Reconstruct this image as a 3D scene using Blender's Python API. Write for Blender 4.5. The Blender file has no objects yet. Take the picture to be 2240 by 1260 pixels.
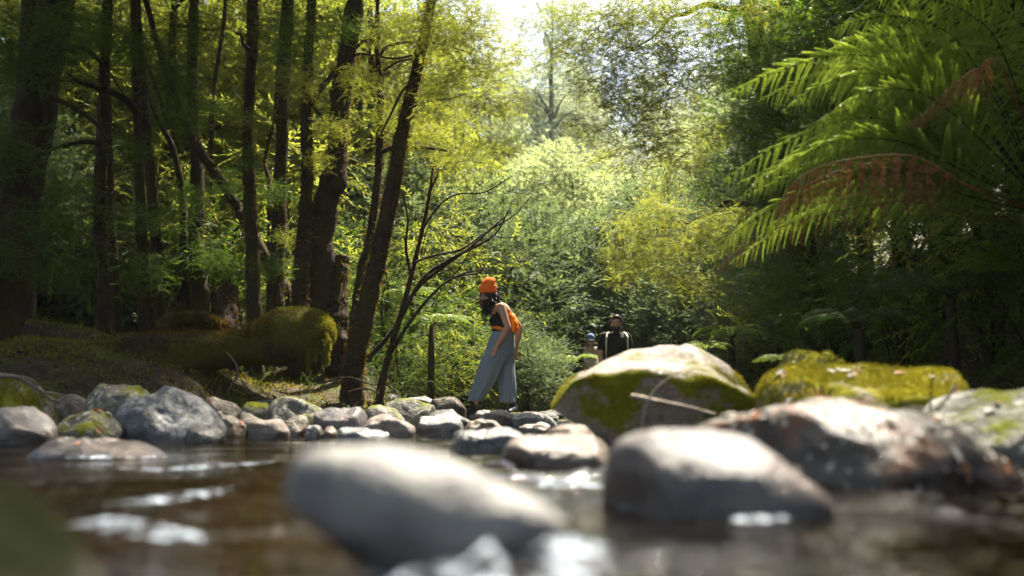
import bpy, math, random
import numpy as np
from mathutils import Vector

# ------------------------------------------------------------------ camera, sky, sun, exposure
C = bpy.context.scene
col = C.collection
F_PX, PITCH, CAM_Z = 2178.0, math.atan(263.0 / 2178.0), 0.22
cam_d = bpy.data.cameras.new('camera'); cam = bpy.data.objects.new('camera', cam_d); col.objects.link(cam)
cam.location = (0, 0, CAM_Z); cam.rotation_euler = (math.pi / 2 + PITCH, 0, 0)
cam_d.sensor_width = 36.0; cam_d.lens = 35.0; cam_d.clip_start = 0.02; cam_d.clip_end = 800
cam_d.dof.use_dof = True; cam_d.dof.focus_distance = 12.2; cam_d.dof.aperture_fstop = 1.15
C.camera = cam
SUN_DIR = Vector((0.25, 0.50, 1.0)).normalized()          # towards the sun
w = bpy.data.worlds.new('World'); C.world = w; w.use_nodes = True
wn = w.node_tree.nodes; bg = wn['Background']
sky = wn.new('ShaderNodeTexSky'); sky.sky_type = 'NISHITA'; sky.sun_disc = False
sky.sun_elevation = math.asin(SUN_DIR.z); sky.sun_rotation = math.atan2(SUN_DIR.x, SUN_DIR.y)
sky.air_density = 1.0; sky.dust_density = 2.5
hs = wn.new('ShaderNodeHueSaturation'); hs.inputs['Saturation'].default_value = .72      # bright thin cloud veils the blue
w.node_tree.links.new(sky.outputs[0], hs.inputs['Color']); w.node_tree.links.new(hs.outputs[0], bg.inputs[0]); bg.inputs[1].default_value = 0.075
sun_d = bpy.data.lights.new('sun', 'SUN'); sun = bpy.data.objects.new('sun', sun_d); col.objects.link(sun)
sun_d.energy = 5.0; sun_d.angle = math.radians(0.6); sun_d.color = (1.0, 0.92, 0.78)
sun.rotation_euler = SUN_DIR.to_track_quat('Z', 'Y').to_euler()
C.view_settings.view_transform = 'Standard'; C.view_settings.look = 'None'
C.view_settings.exposure = 2.2; C.view_settings.gamma = 1.0
C.view_settings.use_curve_mapping = False
cy = C.cycles
cy.max_bounces = 7; cy.diffuse_bounces = 3; cy.glossy_bounces = 3; cy.transmission_bounces = 4
cy.transparent_max_bounces = 6; cy.volume_bounces = 0; cy.caustics_reflective = False; cy.caustics_refractive = False
cy.sample_clamp_indirect = 3.0
cy.use_denoising = True

def P(px, py, Y):
    """point at depth Y (metres along +y) seen at photo pixel px, py"""
    a, b = (px - 1120) / F_PX, (630 - py) / F_PX
    c, s = math.cos(PITCH), math.sin(PITCH)
    t = Y / (c - b * s)
    return np.array([a * t, Y, CAM_Z + t * (s + b * c)])

# ------------------------------------------------------------------ noise
def _h(i, j, k, s):
    n = (i * 374761393 + j * 668265263 + k * 1274126177 + s * 974634777) & 0x7fffffff
    n = ((n ^ (n >> 13)) * 1103515245) & 0x7fffffff
    n = (n ^ (n >> 16)) & 0xffff
    return n / 32767.5 - 1.0
def vnoise(p, s=0):
    p = np.asarray(p, float); f = np.floor(p).astype(np.int64); t = p - f; t = t * t * (3 - 2 * t)
    i, j, k = f[..., 0], f[..., 1], f[..., 2]; x, y, z = t[..., 0], t[..., 1], t[..., 2]
    def L(a, b, q): return a + (b - a) * q
    a = L(L(_h(i, j, k, s), _h(i+1, j, k, s), x), L(_h(i, j+1, k, s), _h(i+1, j+1, k, s), x), y)
    b = L(L(_h(i, j, k+1, s), _h(i+1, j, k+1, s), x), L(_h(i, j+1, k+1, s), _h(i+1, j+1, k+1, s), x), y)
    return L(a, b, z)
def fbm(p, s=0, o=4, lac=2.1, g=0.5):
    p = np.asarray(p, float); r = 0; a = 1; 
    for q in range(o): r = r + a * vnoise(p * lac ** q + 17.3 * q, s + q); a *= g
    return r

# ------------------------------------------------------------------ mesh helpers
def mesh_np(name, V, faces, smooth=True):
    """faces: list of int arrays (n,3) or (n,4)"""
    me = bpy.data.meshes.new(name)
    V = np.asarray(V, np.float32); faces = [np.asarray(f, np.int32) for f in faces if len(f)]
    me.vertices.add(len(V)); me.vertices.foreach_set('co', V.ravel())
    nl = sum(f.size for f in faces); npoly = sum(len(f) for f in faces)
    me.loops.add(nl); me.loops.foreach_set('vertex_index', np.concatenate([f.ravel() for f in faces]))
    me.polygons.add(npoly); st = []; o = 0
    for f in faces: st.append(o + np.arange(len(f)) * f.shape[1]); o += f.size
    me.polygons.foreach_set('loop_start', np.concatenate(st).astype(np.int32))
    me.update(calc_edges=True)
    if smooth: me.polygons.foreach_set('use_smooth', np.ones(npoly, bool))
    return me
class MB:
    def __init__(s): s.V = []; s.F = {3: [], 4: []}; s.n = 0
    def add(s, V, *Fs):
        V = np.asarray(V, float); s.V.append(V)
        for F in Fs:
            if len(F): s.F[np.asarray(F).shape[1]].append(np.asarray(F) + s.n)
        s.n += len(V); return s
    def mesh(s, name, smooth=True):
        fs = [np.concatenate(s.F[k]) for k in (3, 4) if s.F[k]]
        return mesh_np(name, np.concatenate(s.V), fs, smooth)
def obj(name, me, mat=None, parent=None, loc=(0, 0, 0), rot=(0, 0, 0), scale=(1, 1, 1)):
    o = bpy.data.objects.new(name, me); col.objects.link(o)
    o.location = loc; o.rotation_euler = rot; o.scale = scale
    if mat is not None and me is not None and len(me.materials) == 0: me.materials.append(mat)
    if parent is not None: o.parent = parent
    return o
def tag(o, label, cat, group=None):
    o['label'] = label; o['category'] = cat
    if group: o['group'] = group
    return o
def thing(name, label, cat, loc=(0, 0, 0), rz=0.0, group=None, scale=1.0):
    o = obj(name, None, loc=loc, rot=(0, 0, rz), scale=(scale,) * 3); return tag(o, label, cat, group)
def dup(root, loc, rz, scale, label, group=None):
    r = root.copy(); col.objects.link(r); r.location = loc; r.rotation_euler = (0, 0, rz)
    r.scale = scale if isinstance(scale, tuple) else (scale,) * 3
    r['label'] = label
    if group: r['group'] = group
    for ch in root.children:
        c = ch.copy(); col.objects.link(c); c.parent = r
        for g in ch.children:
            d = g.copy(); col.objects.link(d); d.parent = c
    return r
def smooth_path(pts, n):
    pts = np.asarray(pts, float); m = len(pts)
    if m == 2: t = np.linspace(0, 1, n)[:, None]; return pts[0] * (1 - t) + pts[1] * t
    q = np.vstack([2 * pts[0] - pts[1], pts, 2 * pts[-1] - pts[-2]]); u = np.linspace(0, m - 1 - 1e-9, n)
    i = u.astype(int); t = (u - i)[:, None]; a, b, c, d = q[i], q[i+1], q[i+2], q[i+3]
    return 0.5 * ((2*b) + (-a + c)*t + (2*a - 5*b + 4*c - d)*t*t + (-a + 3*b - 3*c + d)*t**3)
def frames(p):
    t = np.gradient(p, axis=0); t /= np.linalg.norm(t, axis=1)[:, None] + 1e-12
    ref = np.array([0, 1, 0.]) if abs(t[0][1]) < .9 else np.array([1., 0, 0]); N = []
    n = np.cross(t[0], ref)
    for k in range(len(p)):
        n = n - t[k] * np.dot(n, t[k]); n /= np.linalg.norm(n) + 1e-12; N.append(n)
    N = np.array(N); return t, N, np.cross(t, N)
def tube(pts, rad, n=12, seg=8, lump=0.0, seed=0, lf=3.0, cap=True):
    p = smooth_path(pts, n) if n else np.asarray(pts, float); n = len(p)
    r = np.interp(np.linspace(0, 1, n), np.linspace(0, 1, len(rad)), rad)
    t, N, B = frames(p); a = np.arange(seg) * 2 * math.pi / seg
    d = N[:, None, :] * np.cos(a)[None, :, None] + B[:, None, :] * np.sin(a)[None, :, None]
    V = p[:, None, :] + d * r[:, None, None]
    if lump: V = V + d * (r[:, None] * lump * fbm(V * lf / max(r.max(), .02) * .25, seed, 3))[..., None]
    V = V.reshape(-1, 3); i = np.arange(n - 1)[:, None] * seg; j = np.arange(seg)[None, :]; j2 = (j + 1) % seg
    F = np.stack([i + j, i + j2, i + seg + j2, i + seg + j], -1).reshape(-1, 4)
    if not cap: return V, F
    V = np.vstack([V, p[0], p[-1]]); L = len(V); k = np.arange(seg); k2 = (k + 1) % seg
    T = np.vstack([np.stack([k2, k, np.full(seg, L - 2)], 1), np.stack([(n-1)*seg + k, (n-1)*seg + k2, np.full(seg, L - 1)], 1)])
    return V, F, T
_ico = {}
def ico(sub):
    if sub not in _ico:
        import bmesh
        bm = bmesh.new(); bmesh.ops.create_icosphere(bm, subdivisions=sub, radius=1.0)
        V = np.array([v.co[:] for v in bm.verts]); F = np.array([[v.index for v in f.verts] for f in bm.faces]); bm.free(); _ico[sub] = (V, F)
    return _ico[sub][0].copy(), _ico[sub][1]
def place_many(TV, TF, R, pos, sc):
    """instances of a template: R (N,3,3) columns are the axes"""
    V = np.einsum('nij,vj->nvi', R, TV) * np.asarray(sc)[:, None, None] + pos[:, None, :]
    F = TF[None] + (np.arange(len(pos)) * len(TV))[:, None, None]
    return V.reshape(-1, 3), F.reshape(-1, TF.shape[1])
def basis(d, rng, roll=0.5):
    d = d / (np.linalg.norm(d, axis=1)[:, None] + 1e-9); up = np.array([0, 0, 1.]) + rng.normal(0, roll, d.shape)
    y = np.cross(up, d); y /= np.linalg.norm(y, axis=1)[:, None] + 1e-9; z = np.cross(d, y)
    return np.stack([d, y, z], 2)

# ------------------------------------------------------------------ materials
class NT:
    def __init__(s, name):
        s.m = bpy.data.materials.new(name); s.m.use_nodes = True; s.t = s.m.node_tree; s.t.nodes.clear()
        s.out = s.t.nodes.new('ShaderNodeOutputMaterial')
    def n(s, kind, ins=None, **kw):
        d = s.t.nodes.new('ShaderNode' + kind)
        for k, v in kw.items(): setattr(d, k, v)
        for k, v in (ins or {}).items(): s.set(d, k, v)
        return d
    def set(s, d, k, v):
        i = d.inputs[k]
        if isinstance(v, bpy.types.NodeSocket): s.t.links.new(v, i)
        elif isinstance(v, bpy.types.Node): s.t.links.new(v.outputs[0], i)
        else:
            if isinstance(v, tuple) and len(v) == 3 and i.type == 'RGBA': v = v + (1,)
            i.default_value = v
    def math(s, op, a, b=0.0, c=None, clamp=False):
        d = s.n('Math', operation=op, use_clamp=clamp); s.set(d, 0, a); s.set(d, 1, b)
        if c is not None: s.set(d, 2, c)
        return d.outputs[0]
    def mix(s, f, a, b, mode='MIX'):
        d = s.n('MixRGB', blend_type=mode); s.set(d, 0, f); s.set(d, 1, a); s.set(d, 2, b); return d.outputs[0]
    def ramp(s, f, lo, hi): return s.n('MapRange', {0: f, 1: lo, 2: hi}).outputs[0]
    def noise(s, vec, scale, det=4, rough=.55): return s.n('TexNoise', {'Vector': vec, 'Scale': scale, 'Detail': det, 'Roughness': rough})
    def bump(s, h, st, dist=.02): return s.n('Bump', {'Height': h, 'Strength': st, 'Distance': dist}).outputs[0]
    def done(s, sh): s.t.links.new(sh.outputs[0] if isinstance(sh, bpy.types.Node) else sh, s.out.inputs[0]); return s.m

def leaf_mat(name, c1, c2, tc, tr=.45, rough=.55, sc=1.2, dry=None):
    t = NT(name); g = t.n('NewGeometry'); o = t.n('ObjectInfo'); co = t.n('TexCoord').outputs['Object']
    no = t.noise(co, sc, 3)
    f = t.math('MULTIPLY_ADD', g.outputs['Random Per Island'], .55, t.math('MULTIPLY_ADD', no.outputs[0], .8, -.2), clamp=True)
    f = t.math('MULTIPLY_ADD', o.outputs['Random'], .25, t.math('MULTIPLY', f, .85), clamp=True)
    c = t.mix(f, c1, c2)
    if dry: c = t.mix(t.math('GREATER_THAN', g.outputs['Random Per Island'], .95), c, dry)
    k = t.mix(1.0, c, tc, 'MULTIPLY')
    p = t.n('BsdfPrincipled', {'Base Color': c, 'Roughness': rough, 'Specular IOR Level': .14})
    tl = t.n('BsdfTranslucent', {'Color': k})
    return t.done(t.n('MixShader', {0: tr, 1: p.outputs[0], 2: tl.outputs[0]}))
# translucent multiplier is the ratio of transmitted to reflected colour (leaves transmit more yellow-green)
M = {}
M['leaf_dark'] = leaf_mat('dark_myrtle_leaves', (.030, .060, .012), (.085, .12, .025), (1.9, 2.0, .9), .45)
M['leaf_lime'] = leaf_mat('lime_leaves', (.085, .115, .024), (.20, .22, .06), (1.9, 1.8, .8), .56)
M['leaf_yellow'] = leaf_mat('yellow_green_leaves', (.13, .16, .03), (.25, .265, .065), (1.7, 1.6, .75), .55)
M['leaf_pale'] = leaf_mat('haze_paled_bush_leaves', (.18, .215, .10), (.33, .36, .20), (1.4, 1.45, 1.05), .5, sc=.7)  # leaf colour paled to carry the haze of the valley centre
M['leaf_gum'] = leaf_mat('haze_paled_gum_leaves', (.20, .24, .17), (.36, .39, .29), (1.4, 1.4, 1.1), .5)  # grey green of gum leaves, paled further to carry the distant haze
M['leaf_grey'] = leaf_mat('grey_green_leaves', (.055, .082, .045), (.14, .165, .095), (1.5, 1.6, .9), .4, rough=.62)
M['fern'] = leaf_mat('fern_green', (.10, .155, .03), (.20, .26, .08), (1.8, 1.75, .6), .5, rough=.36)
M['fern_dead'] = leaf_mat('dead_fern_brown', (.13, .055, .022), (.28, .135, .06), (1.2, 1.0, .7), .3, rough=.7)
M['moss_tuft'] = leaf_mat('moss_tufts', (.09, .10, .012), (.20, .19, .025), (1.5, 1.3, .5), .4, rough=.8, sc=4)
M['moss_brown'] = leaf_mat('brown_bark_moss', (.06, .05, .012), (.13, .085, .02), (1.4, 1.1, .5), .35, rough=.8, sc=4)
M['grass'] = leaf_mat('sedge_grass', (.06, .09, .03), (.14, .18, .07), (1.6, 1.6, .7), .4, rough=.35)

def bark_mat(name, c1, c2, moss, mossf=.5):
    t = NT(name); co = t.n('TexCoord').outputs['Object']; mp = t.n('Mapping', {'Vector': co, 'Scale': (1, 1, .35)})
    n1 = t.noise(mp.outputs[0], 14, 6, .65); n2 = t.noise(co, 2.2, 4); n3 = t.noise(mp.outputs[0], 60, 3)
    c = t.mix(t.ramp(n1.outputs[0], .35, .65), c1, c2)
    mk = t.ramp(n2.outputs[0], .62 - mossf * .35, .72 - mossf * .3)
    c = t.mix(mk, c, moss); h = t.math('MULTIPLY_ADD', n3.outputs[0], .4, n1.outputs[0])
    return t.done(t.n('BsdfPrincipled', {'Base Color': c, 'Roughness': .9, 'Specular IOR Level': .15, 'Normal': t.bump(h, .9, .03)}))
M['bark'] = bark_mat('mossy_brown_bark', (.018, .012, .008), (.050, .034, .021), (.045, .038, .010), .5)
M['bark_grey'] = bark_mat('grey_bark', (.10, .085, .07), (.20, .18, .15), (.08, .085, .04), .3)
M['bark_dark'] = bark_mat('dark_wet_bark', (.02, .015, .01), (.05, .036, .024), (.03, .032, .012), .4)
M['twig_dead'] = bark_mat('pale_dead_wood', (.22, .17, .13), (.40, .34, .28), (.2, .2, .15), .1)
M['log_moss'] = bark_mat('moss_covered_log', (.022, .015, .009), (.06, .042, .02), (.07, .065, .012), .6)

def rock_mat(name, c1, c2, moss=0.0, lichen=.3, rust=0.0, speck=0.0, mosscol=(.15, .16, .02), wetline=.075, rough=.6, lo=.05, mz=.55):
    t = NT(name); tc = t.n('TexCoord').outputs['Object']; g = t.n('NewGeometry')
    nz = t.n('SeparateXYZ', {0: g.outputs['Normal']}).outputs[2]; pz = t.n('SeparateXYZ', {0: g.outputs['Position']}).outputs[2]
    a = t.noise(tc, 3.5, 6, .6); b = t.noise(tc, 16, 5, .6); d = t.noise(tc, 70, 4, .6); e = t.noise(tc, 7, 3)
    c = t.mix(t.ramp(t.math('MULTIPLY_ADD', b.outputs[0], .4, a.outputs[0]), .5, .9), c1, c2)
    c = t.mix(t.math('MULTIPLY', t.ramp(d.outputs[0], .45, .7), .35), c, tuple(min(1, x * 1.7) for x in c2))
    if rust: c = t.mix(t.math('MULTIPLY', t.ramp(e.outputs[0], .52, .62), rust), c, (.20, .075, .03))
    if lichen:
        v = t.n('TexVoronoi', {'Vector': tc, 'Scale': 22.0}); li = t.math('SUBTRACT', b.outputs[0], t.math('MULTIPLY', v.outputs[0], .35))
        m = t.math('MULTIPLY', t.ramp(li, .34, .42), t.ramp(nz, -.1, .5))
        c = t.mix(t.math('MULTIPLY', m, lichen), c, (.42, .42, .33))
    if speck:
        v = t.n('TexVoronoi', {'Vector': tc, 'Scale': 26.0}); m = t.math('LESS_THAN', v.outputs[0], .22)
        m = t.math('MULTIPLY', m, t.math('GREATER_THAN', t.n('SeparateColor', {0: v.outputs['Color']}).outputs[0], 1 - speck))
        c = t.mix(m, c, (.62, .58, .52))
    h = t.math('MULTIPLY_ADD', b.outputs[0], .6, t.math('MULTIPLY', d.outputs[0], .25)); rg = rough; sheen = 1.0
    if moss:
        bandv = t.math('MULTIPLY', nz, mz) if mz > 0 else t.math('MULTIPLY_ADD', t.math('ABSOLUTE', t.math('SUBTRACT', nz, .38)), -1.2, .72)
        mm = t.math('MULTIPLY_ADD', t.math('SUBTRACT', a.outputs[0], .5), 2.2, bandv)
        mm = t.math('MULTIPLY_ADD', t.math('SUBTRACT', b.outputs[0], .5), .9, mm)
        mk = t.ramp(mm, .48 - moss * .75, .82 - moss * .75)
        mc = t.mix(t.ramp(d.outputs[0], .35, .65), tuple(x * .55 for x in mosscol), mosscol)
        c = t.mix(mk, c, mc); sheen = t.math('MULTIPLY_ADD', mk, -.85, 1.0); rg = t.math('MULTIPLY_ADD', mk, .3, rough); h = t.math('MULTIPLY_ADD', mk, .25, h)
    wet = t.ramp(t.math('MULTIPLY_ADD', t.math('SUBTRACT', e.outputs[0], .5), .08, pz), wetline, wetline - .035)
    c = t.mix(t.math('MULTIPLY', wet, .55), c, (.02, .016, .012)); rg = t.math('MULTIPLY_ADD', wet, -.42, rg)
    return t.done(t.n('BsdfPrincipled', {'Base Color': c, 'Roughness': rg, 'Specular IOR Level': t.math('MULTIPLY', sheen, t.math('MULTIPLY_ADD', wet, .3, .2)), 'Normal': t.bump(h, .8, .03)}))
R_ = {}
R_['grey'] = rock_mat('grey_river_stone', (.06, .058, .06), (.15, .142, .138), lichen=.5)
R_['blue'] = rock_mat('blue_grey_river_stone', (.05, .054, .063), (.13, .132, .142), lichen=.35, rough=.42, wetline=.07)
R_['brown'] = rock_mat('brown_river_stone', (.05, .038, .028), (.135, .105, .08), lichen=.35, rust=.3)
R_['pink'] = rock_mat('pinkish_river_stone', (.095, .075, .065), (.20, .165, .14), lichen=.2)
R_['smooth'] = rock_mat('smooth_pale_stone', (.125, .12, .122), (.215, .206, .20), lichen=.2, rough=.55, wetline=.085)
R_['purple'] = rock_mat('purple_grey_stone', (.08, .072, .076), (.15, .137, .137), lichen=.15, rough=.42, wetline=.10, rust=.15)
R_['dark'] = rock_mat('dark_wet_stone', (.03, .028, .028), (.075, .07, .068), lichen=.1, rough=.35)
R_['lichen'] = rock_mat('lichen_mottled_stone', (.07, .063, .053), (.17, .155, .135), moss=.25, lichen=.6)
R_['mossy'] = rock_mat('mossy_stone', (.07, .06, .05), (.19, .165, .14), moss=.62, lichen=.5)
R_['mossy_big'] = rock_mat('moss_patched_boulder', (.06, .045, .034), (.24, .20, .17), moss=.52, lichen=.4, mosscol=(.125, .125, .008), mz=-.28)
R_['mossy_yellow'] = rock_mat('yellow_moss_boulder', (.14, .11, .08), (.28, .23, .18), moss=.58, lichen=.8, mosscol=(.19, .175, .012), speck=.35)
R_['speckled'] = rock_mat('speckled_boulder', (.03, .025, .022), (.095, .078, .068), lichen=.22, rust=.5, speck=.5, rough=.36, wetline=.11)
R_['moss_dark'] = rock_mat('green_moss_stone', (.012, .012, .008), (.02, .02, .012), moss=.95, lichen=0, mosscol=(.007, .009, .002))
# ------------------------------------------------------------------ terrain and water
def left_edge(y): return np.interp(y, [-60, 0, 4, 6, 7.6, 9, 10.2, 11.5, 12.3, 14, 16, 20, 30, 60], [-9, -9, -6.5, -5.2, -4.6, -3.4, -2.2, -1.7, -1.1, -.7, -.6, -.6, -.4, 2])
def right_edge(y): return np.interp(y, [-60, 0, 3, 5, 6, 8, 12, 16, 20, 30, 60], [5, 4.5, 3.4, 2.9, 3.0, 3.1, 3.3, 3.6, 3.6, 4, 2.6])
def ground_z(x, y):
    x = np.asarray(x, float); y = np.asarray(y, float)
    bed = np.interp(y, [-60, 0, 8, 9.6, 10.8, 12, 40, 60], [-.35, -.3, -.24, -.12, .02, .06, .3, 1.0])
    a = np.maximum(left_edge(y) - x, 0); b = np.maximum(x - right_edge(y), 0)
    L = np.interp(a, [0, .35, 1.2, 3, 8, 30, 120], [0, .22, .55, .95, 1.5, 5, 10])
    R = np.interp(b, [0, .3, 1.2, 3, 8, 30, 120], [0, .3, .9, 2.2, 4.5, 9, 14])
    far = np.maximum(y - 26, 0); fz = np.interp(far, [0, 10, 30, 60, 400], [0, .8, 4.0, 10, 16])
    p = np.stack([x * .5, y * .5, x * 0], -1)
    n = fbm(p, 5, 3) * (.06 + .10 * np.minimum(a + b, 3)) + fbm(p * 5, 9, 3) * .018
    return bed + L + R + fz + n
def axis(lo, hi, fine_lo, fine_hi, step, grow=1.12):
    v = list(np.arange(fine_lo, fine_hi, step)); s = step; x = v[-1]
    while x < hi: s *= grow; x += s; v.append(x)
    s = step; x = v[0]; out = []
    while x > lo: s *= grow; x -= s; out.append(x)
    return np.array(out[::-1] + v)
def grid_mesh(name, xs, ys, zf):
    X, Y = np.meshgrid(xs, ys); V = np.stack([X, Y, zf(X, Y)], -1).reshape(-1, 3); w_ = len(xs)
    i = (np.arange(len(ys) - 1)[:, None] * w_ + np.arange(w_ - 1)[None]).ravel()
    return mesh_np(name, V, [np.stack([i, i + 1, i + w_ + 1, i + w_], 1)])
t = NT('forest_ground'); tc = t.n('TexCoord').outputs['Object']; g = t.n('NewGeometry'); pz = t.n('SeparateXYZ', {0: g.outputs['Position']}).outputs[2]
a = t.noise(tc, 1.3, 5); b = t.noise(tc, 13, 6, .65); d = t.noise(tc, 45, 4); v = t.n('TexVoronoi', {'Vector': tc, 'Scale': 14.0})
soil = t.mix(t.ramp(b.outputs[0], .38, .62), (.016, .011, .007), (.06, .04, .022))
soil = t.mix(t.ramp(a.outputs[0], .48, .6), soil, t.mix(t.ramp(d.outputs[0], .4, .6), (.03, .04, .008), (.10, .11, .015)))
bedc = t.mix(v.outputs['Color'], (.055, .030, .012), (.14, .085, .038)); bedc = t.mix(t.ramp(v.outputs[0], .25, .6), bedc, (.035, .02, .01))
c = t.mix(t.ramp(pz, .1, -.02), soil, bedc)
M['ground'] = t.done(t.n('BsdfPrincipled', {'Base Color': c, 'Roughness': .85, 'Specular IOR Level': .2,
    'Normal': t.bump(t.math('MULTIPLY_ADD', d.outputs[0], .4, b.outputs[0]), .8, .05)}))
xs = axis(-75, 75, -7, 7, .09); ys = axis(-60, 110, -1, 22, .09)
gnd = obj('ground', grid_mesh('ground', xs, ys, ground_z), M['ground']); gnd['kind'] = 'structure'

def wave_z(X, Y):
    p = np.stack([X * 3.2 + .25 * fbm(np.stack([X, Y, X * 0], -1) * 1.3, 3, 2), Y * 7.0, X * 0], -1)
    amp = np.clip(.35 + .9 * fbm(np.stack([X * .55, Y * .9, X * 0 + 4], -1), 31, 2), .05, 1.2) * np.interp(Y, [0, 3, 6, 9, 14], [1, 1, .55, .16, .1])
    return amp * (.030 * fbm(p, 11, 2) + .016 * fbm(p * 2.7, 12, 2)) + .0012 * fbm(p * .4, 13, 2)
t = NT('brown_stream_water'); tc = t.n('TexCoord').outputs['Object']
mp = t.n('Mapping', {'Vector': tc, 'Scale': (1, 1.7, 1)}); n1 = t.noise(mp.outputs[0], 22, 3, .5); n2 = t.noise(mp.outputs[0], 6, 3, .5)
n3 = t.noise(tc, 1.1, 2); pm = t.ramp(n3.outputs[0], .40, .62); n1 = t.noise(mp.outputs[0], 30, 2, .5)
bp = t.bump(t.math('MULTIPLY', t.math('MULTIPLY_ADD', n2.outputs[0], 2.2, n1.outputs[0]), t.math('MULTIPLY_ADD', pm, .85, .05)), 1.0, .020)
fr = t.n('Fresnel', {'IOR': 1.34, 'Normal': bp}); gl = t.n('BsdfGlossy', {'Color': (1, 1, 1), 'Roughness': .03, 'Normal': bp})
tr = t.n('BsdfTransparent', {'Color': (.42, .29, .16)}); df = t.n('BsdfDiffuse', {'Color': (.010, .006, .003)})
under = t.n('MixShader', {0: .35, 1: tr.outputs[0], 2: df.outputs[0]})
M['water'] = t.done(t.n('MixShader', {0: fr.outputs[0], 1: under.outputs[0], 2: gl.outputs[0]}))
xs = axis(-12, 9, -2.2, 3.0, .022, 1.05); ys = axis(-10, 13, .6, 4.5, .014, 1.03)
wat = obj('water', grid_mesh('water', xs, ys, wave_z), M['water']); wat['kind'] = 'structure'
print('water grid', len(xs) * len(ys))

# air of the humid gorge: one closed box of even haze
t = NT('gorge_haze'); v = t.n('VolumePrincipled', {'Color': (.93, .96, 1.0), 'Density': .0003, 'Anisotropy': .05})
t.t.links.new(v.outputs[0], t.out.inputs['Volume'])
Vb = np.array([[x, y, z] for x in (-95, 95) for y in (-75, 135) for z in (-3, 42)], float)
hz = obj('haze', mesh_np('haze', Vb, [np.array([[0, 1, 3, 2], [4, 6, 7, 5], [0, 4, 5, 1], [2, 3, 7, 6], [0, 2, 6, 4], [1, 5, 7, 3]])], False), t.m); hz['kind'] = 'stuff'
# ------------------------------------------------------------------ river rocks
def prof_rock(label, prof, Y, depth, mat, seed, sub=5, lump=.05, bury=.3, box=.75, name='river_rock', zlow=None, group=None, low=None, top=0.0, facets=6):
    """rock whose upper outline runs through the photo pixels in prof at depth Y"""
    W = np.array([P(a, b, Y) for a, b in prof]); W[1:-1, 2] += top; x0, x1 = W[0, 0], W[-1, 0]; xm, hw = (x0 + x1) / 2, (x1 - x0) / 2
    V, F = ico(sub); sx = V[:, 0]; V0 = V; n = np.sqrt(np.maximum(1 - sx ** 2, 1e-6)); cy_, cz = V[:, 1] / n, V[:, 2] / n
    m = n < 2e-3; cy_[m] = 0; cz[m] = 0
    u = np.sin(sx * math.pi / 2) * .35 + sx * .65
    x = xm + hw * u
    ys_ = np.linspace(x0, x1, 60); hz = np.interp(ys_, W[:, 0], W[:, 2]); k = np.array([1, 2, 3, 2, 1.]); k /= k.sum()
    hz = np.convolve(np.pad(hz, 2, mode='edge'), k, 'valid')
    H = np.interp(x, ys_, hz); mid = min(W[0, 2], W[-1, 2]) if zlow is None else zlow
    end = np.clip((1 - np.abs(sx)) / .06, 0, 1) ** .5
    up = np.maximum(cz, 0) ** box; z = np.where(cz > 0, mid + (H - mid) * up, mid - bury * np.maximum(-cz, 0) ** .7 * (.55 + .45 * n))
    if low is not None:
        LW = np.array([P(a, b, Y) for a, b in low]); zl = np.interp(x, LW[:, 0], LW[:, 2]); mid2 = zl + (H - zl) * .45; z = np.where(cz > 0, mid2 + (H - mid2) * up, mid2 - (mid2 - zl) * np.maximum(-cz, 0) ** .6)
    wy = (1 - np.abs(sx) ** 2.6) ** .5; sg = np.sign(cy_) * np.abs(cy_) ** .9
    y = depth / 2 * wy * sg
    lx = x - xm; Q = np.stack([lx, y, z], 1); s = (x1 - x0)
    D = np.stack([sx * .3, cy_ * n, cz * n * .9], 1); f = Q / s * 2.6 + seed * 3.1
    nz_ = fbm(f, seed, 5) ; rg = 1 - np.abs(fbm(f * .8 + 5, seed + 7, 3)) * 2
    Q = Q + D * (s * lump * (nz_ * .85 + rg * .32 - .12 + .12 * fbm(f * 7, seed + 3, 3)))[:, None]
    rf_ = np.random.default_rng(seed * 7 + 1); sc3 = np.array([hw, depth / 2, max(W[:, 2].max() - mid, .05)]); Dq = np.zeros_like(Q)
    for kf in range(facets):                      # broken faces: flatten the stone against random planes, outline kept
        nf = rf_.normal(size=3); nf[0] *= .7; nf[1] = -abs(nf[1]); nf[2] = nf[2] * .8 + .15; nf /= np.linalg.norm(nf); cur = V0 + Dq; qd = np.maximum(cur @ nf - rf_.uniform(.62, .86), 0)
        Dq -= np.outer(qd * .9, nf)
    Q = Q + Dq * sc3 * .9
    me = mesh_np(name, Q, [F]); o = obj(name, me, R_[mat], loc=(xm, Y, 0)); ROCKS[label] = (Q + [xm, Y, 0], F); return tag(o, label, 'rock', group)
ROCKS = {}
B = 'river_boulder'
fg = prof_rock('large smooth pale rock, nearest to the camera, out of focus with a wet lower edge',
    [(622, 1085), (636, 1015), (662, 984), (720, 973), (790, 978), (870, 984), (960, 1000), (1040, 1016), (1110, 1048), (1165, 1080), (1210, 1112), (1240, 1145)], 1.4, .20, 'smooth', 3, lump=.03, zlow=-.02, name=B, low=[(622, 1095), (670, 1140), (760, 1205), (860, 1262), (980, 1290), (1100, 1240), (1180, 1185), (1240, 1150)], facets=0)
prof_rock('dark green mossy rock cut off by the lower left corner of the photo', [(-260, 1150), (-150, 1060), (-40, 1040), (20, 1080), (80, 1140), (130, 1200), (185, 1275)], .95, .3, 'moss_dark', 4, lump=.03, zlow=-.03)
prof_rock('smooth purple grey rock with a dome top, beside the pale foreground rock',
    [(1312, 1100), (1330, 1020), (1352, 960), (1400, 938), (1480, 930), (1560, 936), (1640, 958), (1700, 1000), (1755, 1040), (1805, 1085)], 2.25, .5, 'purple', 5, lump=.035, zlow=-.0, name=B, facets=1)
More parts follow.
